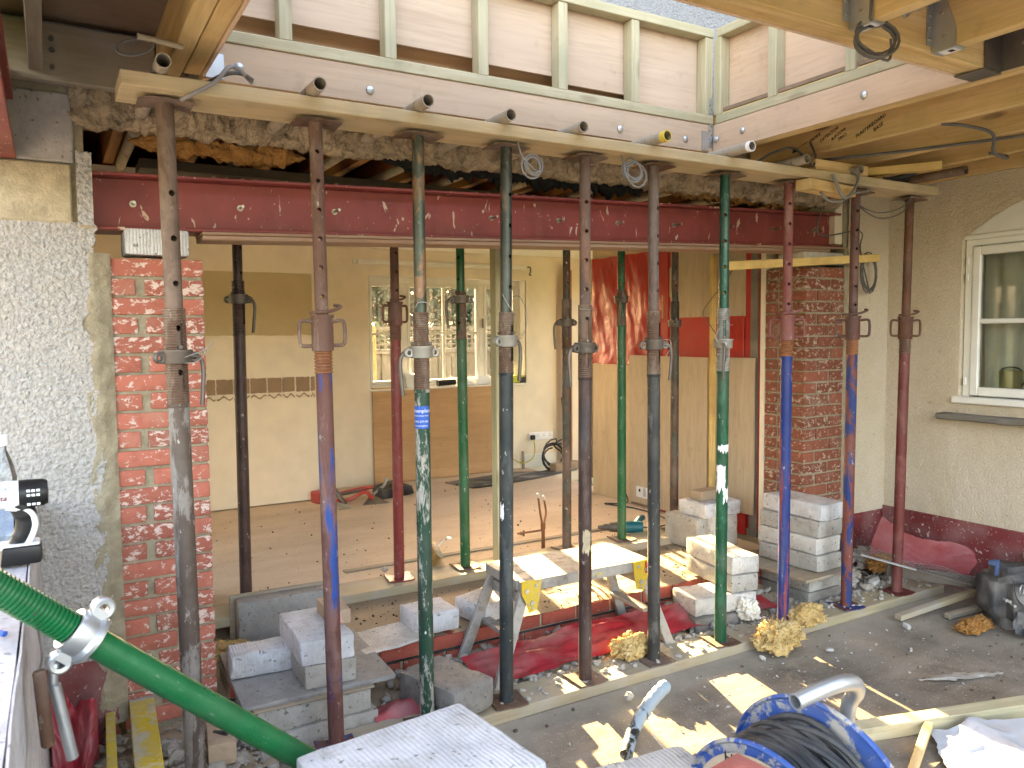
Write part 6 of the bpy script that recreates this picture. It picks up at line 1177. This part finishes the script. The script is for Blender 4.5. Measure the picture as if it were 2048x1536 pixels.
# outside the back window
fe = thing('garden_fence', 'grey boarded garden fence with trellis top and orange rail seen through the back window', 'fence', (5, 11, -.1))
for i in range(62): x = 2.2+.115*i; box('fence_board', (x, 11.0+.02*(i % 2), .66), (.108, .018, 1.42), M['fence'], fe, 0, .002)
box('rail', (5.7, 10.94, .36), (7.2, .04, .15), M['rail'], fe); box('rail', (5.7, 10.98, 1.40), (7.2, .05, .07), M['fence'], fe); box('rail', (5.7, 10.98, 1.74), (7.2, .05, .05), M['fence'], fe)
for i in range(5): box('post', (2.3+1.75*i, 10.93, .80), (.09, .09, 1.95), M['rail'], fe)
tl2 = MB(); [tl2.box((2.2+.09*i, 10.985, 1.57), (.022, .012, .33)) for i in range(79)]; [tl2.box((5.7, 10.972, z), (7.2, .012, .022)) for z in (1.50, 1.58, 1.66)]; tl2.build('trellis', M['fence'], fe, Matrix())['kind'] = 'stuff'
def bush(nm, c, s, n, label, mat, seed):
    qq = random.Random(seed); t = thing(nm, label, 'shrub', (c[0], c[1], -.1)); mb = MB()
    for _ in range(n):
        d = Vector((qq.gauss(0, 1), qq.gauss(0, 1), qq.gauss(0, 1))).normalized(); k = (qq.random()**.4)*(1+.35*fbm(d*2.2+Vector((seed, 1, 1)), 3)); p = Vector(c)+Vector((d.x*s[0], d.y*s[1], d.z*s[2]))*k
        a = Vector((qq.gauss(0, 1), qq.gauss(0, 1), qq.gauss(0, 1))).normalized(); b = a.cross(d+Vector((.1, .2, .3))).normalized(); l = qq.uniform(.04, .09); i = len(mb.v)
        mb.v += [p-a*l, p+b*l*.5, p+a*l, p-b*l*.5]; mb.f.append((i, i+1, i+2, i+3))
    mb.build('foliage', mat, t, Matrix(), smooth=False)['kind'] = 'stuff'; MB().sweep(smooth_path([(c[0], c[1], -.12), (c[0]+.1, c[1], c[2]*.5), (c[0]-.05, c[1]+.05, c[2])]), [.07]*13, 8).build('trunk', M['sawn_grey'], t)
bush('garden_shrub', (3.55, 12.4, .85), (.9, .7, 1.0), 3800, 'dark leafy shrub behind the fence at the left pane of the back window', M['hedge'], 3); bush('garden_shrub', (6.1, 12.8, .9), (1.1, .7, 1.0), 3800, 'dark shrub behind the fence at the right of the back window', M['hedge'], 5); bush('garden_shrub', (4.8, 13.4, .9), (.9, .7, 1.0), 2600, 'paler shrub behind the fence at the middle of the back window', plain('pale_leaf', (.10, .12, .045), .7, var=.4), 8)  # middle shrub has a paler leaf green
qq = random.Random(5); mb = MB()
for _ in range(9000):
    x = qq.uniform(5.5, 18.5); top = 4.6+1.3*fbm((x*.5, 1, 3), 4); z = -.1+top*qq.random()**.8; y = 25+qq.gauss(0, .7)
    p = Vector((x, y, z)); a = Vector((qq.gauss(0, 1), qq.gauss(0, 1), qq.gauss(0, 1))).normalized(); b = a.cross(Vector((.3, 1, .2))).normalized(); l = qq.uniform(.10, .26); i = len(mb.v)
    mb.v += [p-a*l, p+b*l*.55, p+a*l, p-b*l*.55]; mb.f.append((i, i+1, i+2, i+3))
tag(mb.build('far_trees', M['hedge'], smooth=False), 'dark band of trees far beyond the garden fence', 'trees', kind='stuff')
# ================================================================== LOOSE CABLES UNDER THE ROOF
cable('grey_cable', [(.40, 2.79, 2.415), (.44, 2.76, 2.435), (.50, 2.75, 2.475), (.545, 2.76, 2.53), (.585, 2.80, 2.545), (.62, 2.82, 2.525), (.635, 2.82, 2.51)], .0075, M['grey_cable'], 'grey twin cable twisted over the left end of the spreader', 'cable'); cable('grey_cable', [(.46, 3.05, 2.50), (.50, 2.96, 2.52), (.55, 2.85, 2.535), (.60, 2.83, 2.54), (.63, 2.80, 2.515)], .0075, M['dark_cable'], 'dark cable end lying on the spreader beside the grey twin cable', 'cable')
tag(MB().sweep(arc((.262, 2.70, 2.53), .055, .4, 6.6, 26, (.9, .0, .15), (.25, .2, .55)), .004, 7).build('cable_loop', M['dark_cable']), 'loop of thin cable hanging left of the pipe end at upper left', 'cable')
tag(MB().cyl((.27, 2.70, 2.565), (.40, 2.72, 2.56), .009, n=10).build('coach_screw', M['sawn_grey']), 'short peg crossing the left trimmer above the leftmost tube', 'peg')
tag(MB().sweep(smooth_path([(1.70, 2.84, 2.44), (1.705, 2.83, 2.40), (1.72, 2.83, 2.37)])+coil_pts((1.765, 2.83, 2.345), .040, 3.2, (1, 0, 0), (0, .1, 1), .3, .002, seed=2), .0038, 7).build('hanging_cable', M['grey_cable']), 'small loop of grey cable hanging right of the tall dark prop head', 'cable')
tag(MB().sweep([(2.24, 2.84, 2.44), (2.245, 2.83, 2.40)]+coil_pts((2.30, 2.83, 2.365), .060, 6.2, (1, 0, 0), (0, .1, 1), .35, .003, seed=9), .0038, 7).build('hanging_cable', M['grey_cable']), 'tangled coil of grey cable hanging left of the mottled grey prop head', 'cable')
cable('grey_cable', [(3.565, 2.76, 2.465), (3.60, 2.75, 2.40), (3.64, 2.755, 2.36), (3.70, 2.76, 2.36), (3.76, 2.76, 2.42), (3.79, 2.77, 2.48), (3.77, 2.80, 2.52)], .009, M['grey_cable'], 'thick grey cable hooked over the spreader beside the packing block', 'cable')
cable('grey_cable', [(3.50, 2.78, 2.37), (3.58, 2.79, 2.335), (3.68, 2.80, 2.34), (3.80, 2.80, 2.39), (4.0, 2.85, 2.43)], .006, M['grey_cable'], 'grey cable sagging below the spreader under the packing block', 'cable')
for k, dz in enumerate((0, .03)): cable('grey_cable', [(4.42, 2.86, 2.46), (4.35, 2.88, 2.37-dz), (4.18, 2.92, 2.33-dz), (4.02, 2.95, 2.38), (4.0, 2.96, 2.46)], .004, M['dark_cable'], 'thin dark cable drooping between the two rightmost prop heads'+(', the lower of two' if k else ', the upper of two'), 'cable')
cable('grey_cable', [(4.0, 3.0, 2.45), (4.15, 3.10, 2.46), (4.3, 3.2, 2.5), (4.45, 3.15, 2.55)], .005, M['dark_cable'], 'dark cable rising from the speckled prop head to the right joists', 'cable')
tag(MB().sweep(smooth_path([(4.18, 3.30, 2.42), (4.20, 3.34, 2.25), (4.66, 3.36, 2.16)][:2]+[(4.62, 3.36, 2.30), (4.63, 3.36, 2.20), (4.64, 3.36, 2.15)])+coil_pts((4.72, 3.36, 2.03), .10, 3.2, (.8, 0, .1), (.0, .1, 1.25), .15, .003, seed=6), .005, 7).build('hanging_cable', M['dark_cable']), 'large loops of dark cable hanging on the cream wall right of the pier', 'cable')
cable('roof_cable', [(3.60, 2.2, 2.60), (3.66, 2.12, 2.58), (3.75, 2.05, 2.54), (3.95, 2.15, 2.50), (4.15, 2.2, 2.50), (4.25, 2.25, 2.53), (4.15, 2.28, 2.54)], .008, M['dark_cable'], 'dark cable drooping in a hook below the joists near the window wall', 'cable')
cable('roof_cable', [(3.18, 2.92, 2.52), (3.23, 2.85, 2.56), (3.31, 2.80, 2.58), (3.42, 2.80, 2.53), (3.49, 2.82, 2.51), (3.51, 2.82, 2.56), (3.50, 2.85, 2.64)], .006, M['black'], 'black cable rising from the tube ends to the handwritten joist', 'cable')
cable('roof_cable', [(3.56, 3.15, 2.585), (3.90, 2.6, 2.585), (4.20, 1.9, 2.585), (4.5, 1.2, 2.585)], .008, M['dark_cable'], 'dark cable clipped along the underside of the joists', 'cable')
for k in range(7): pass
tag(MB().sweep(smooth_path([(2.23, 1.60, 2.72), (2.215, 1.585, 2.66), (2.205, 1.58, 2.60)])+coil_pts((2.27, 1.60, 2.555), .062, 3.4, (.87, -.5, 0), (.1, .15, .85), .3, .006, seed=3)+smooth_path([(2.30, 1.6, 2.50), (2.36, 1.62, 2.515), (2.40, 1.64, 2.56), (2.38, 1.63, 2.585)], 5), .0046, 8).build('hanging_cable', M['dark_cable']), 'thick coil of dark cable hanging from the hanger at top right', 'cable')
mb = MB()
for k in range(6): mb.sweep(smooth_path([(4.05+.03*k, 2.80+.02*k, 2.497+.004*k), (4.25, 2.82-.02*k, 2.505+.006*k), (4.42-.03*k, 2.86+.02*k, 2.50)]), .006, 6)
tag(mb.build('cable_bundle', M['black']), 'dark bundle of cables lying on the right end of the spreader', 'cable')
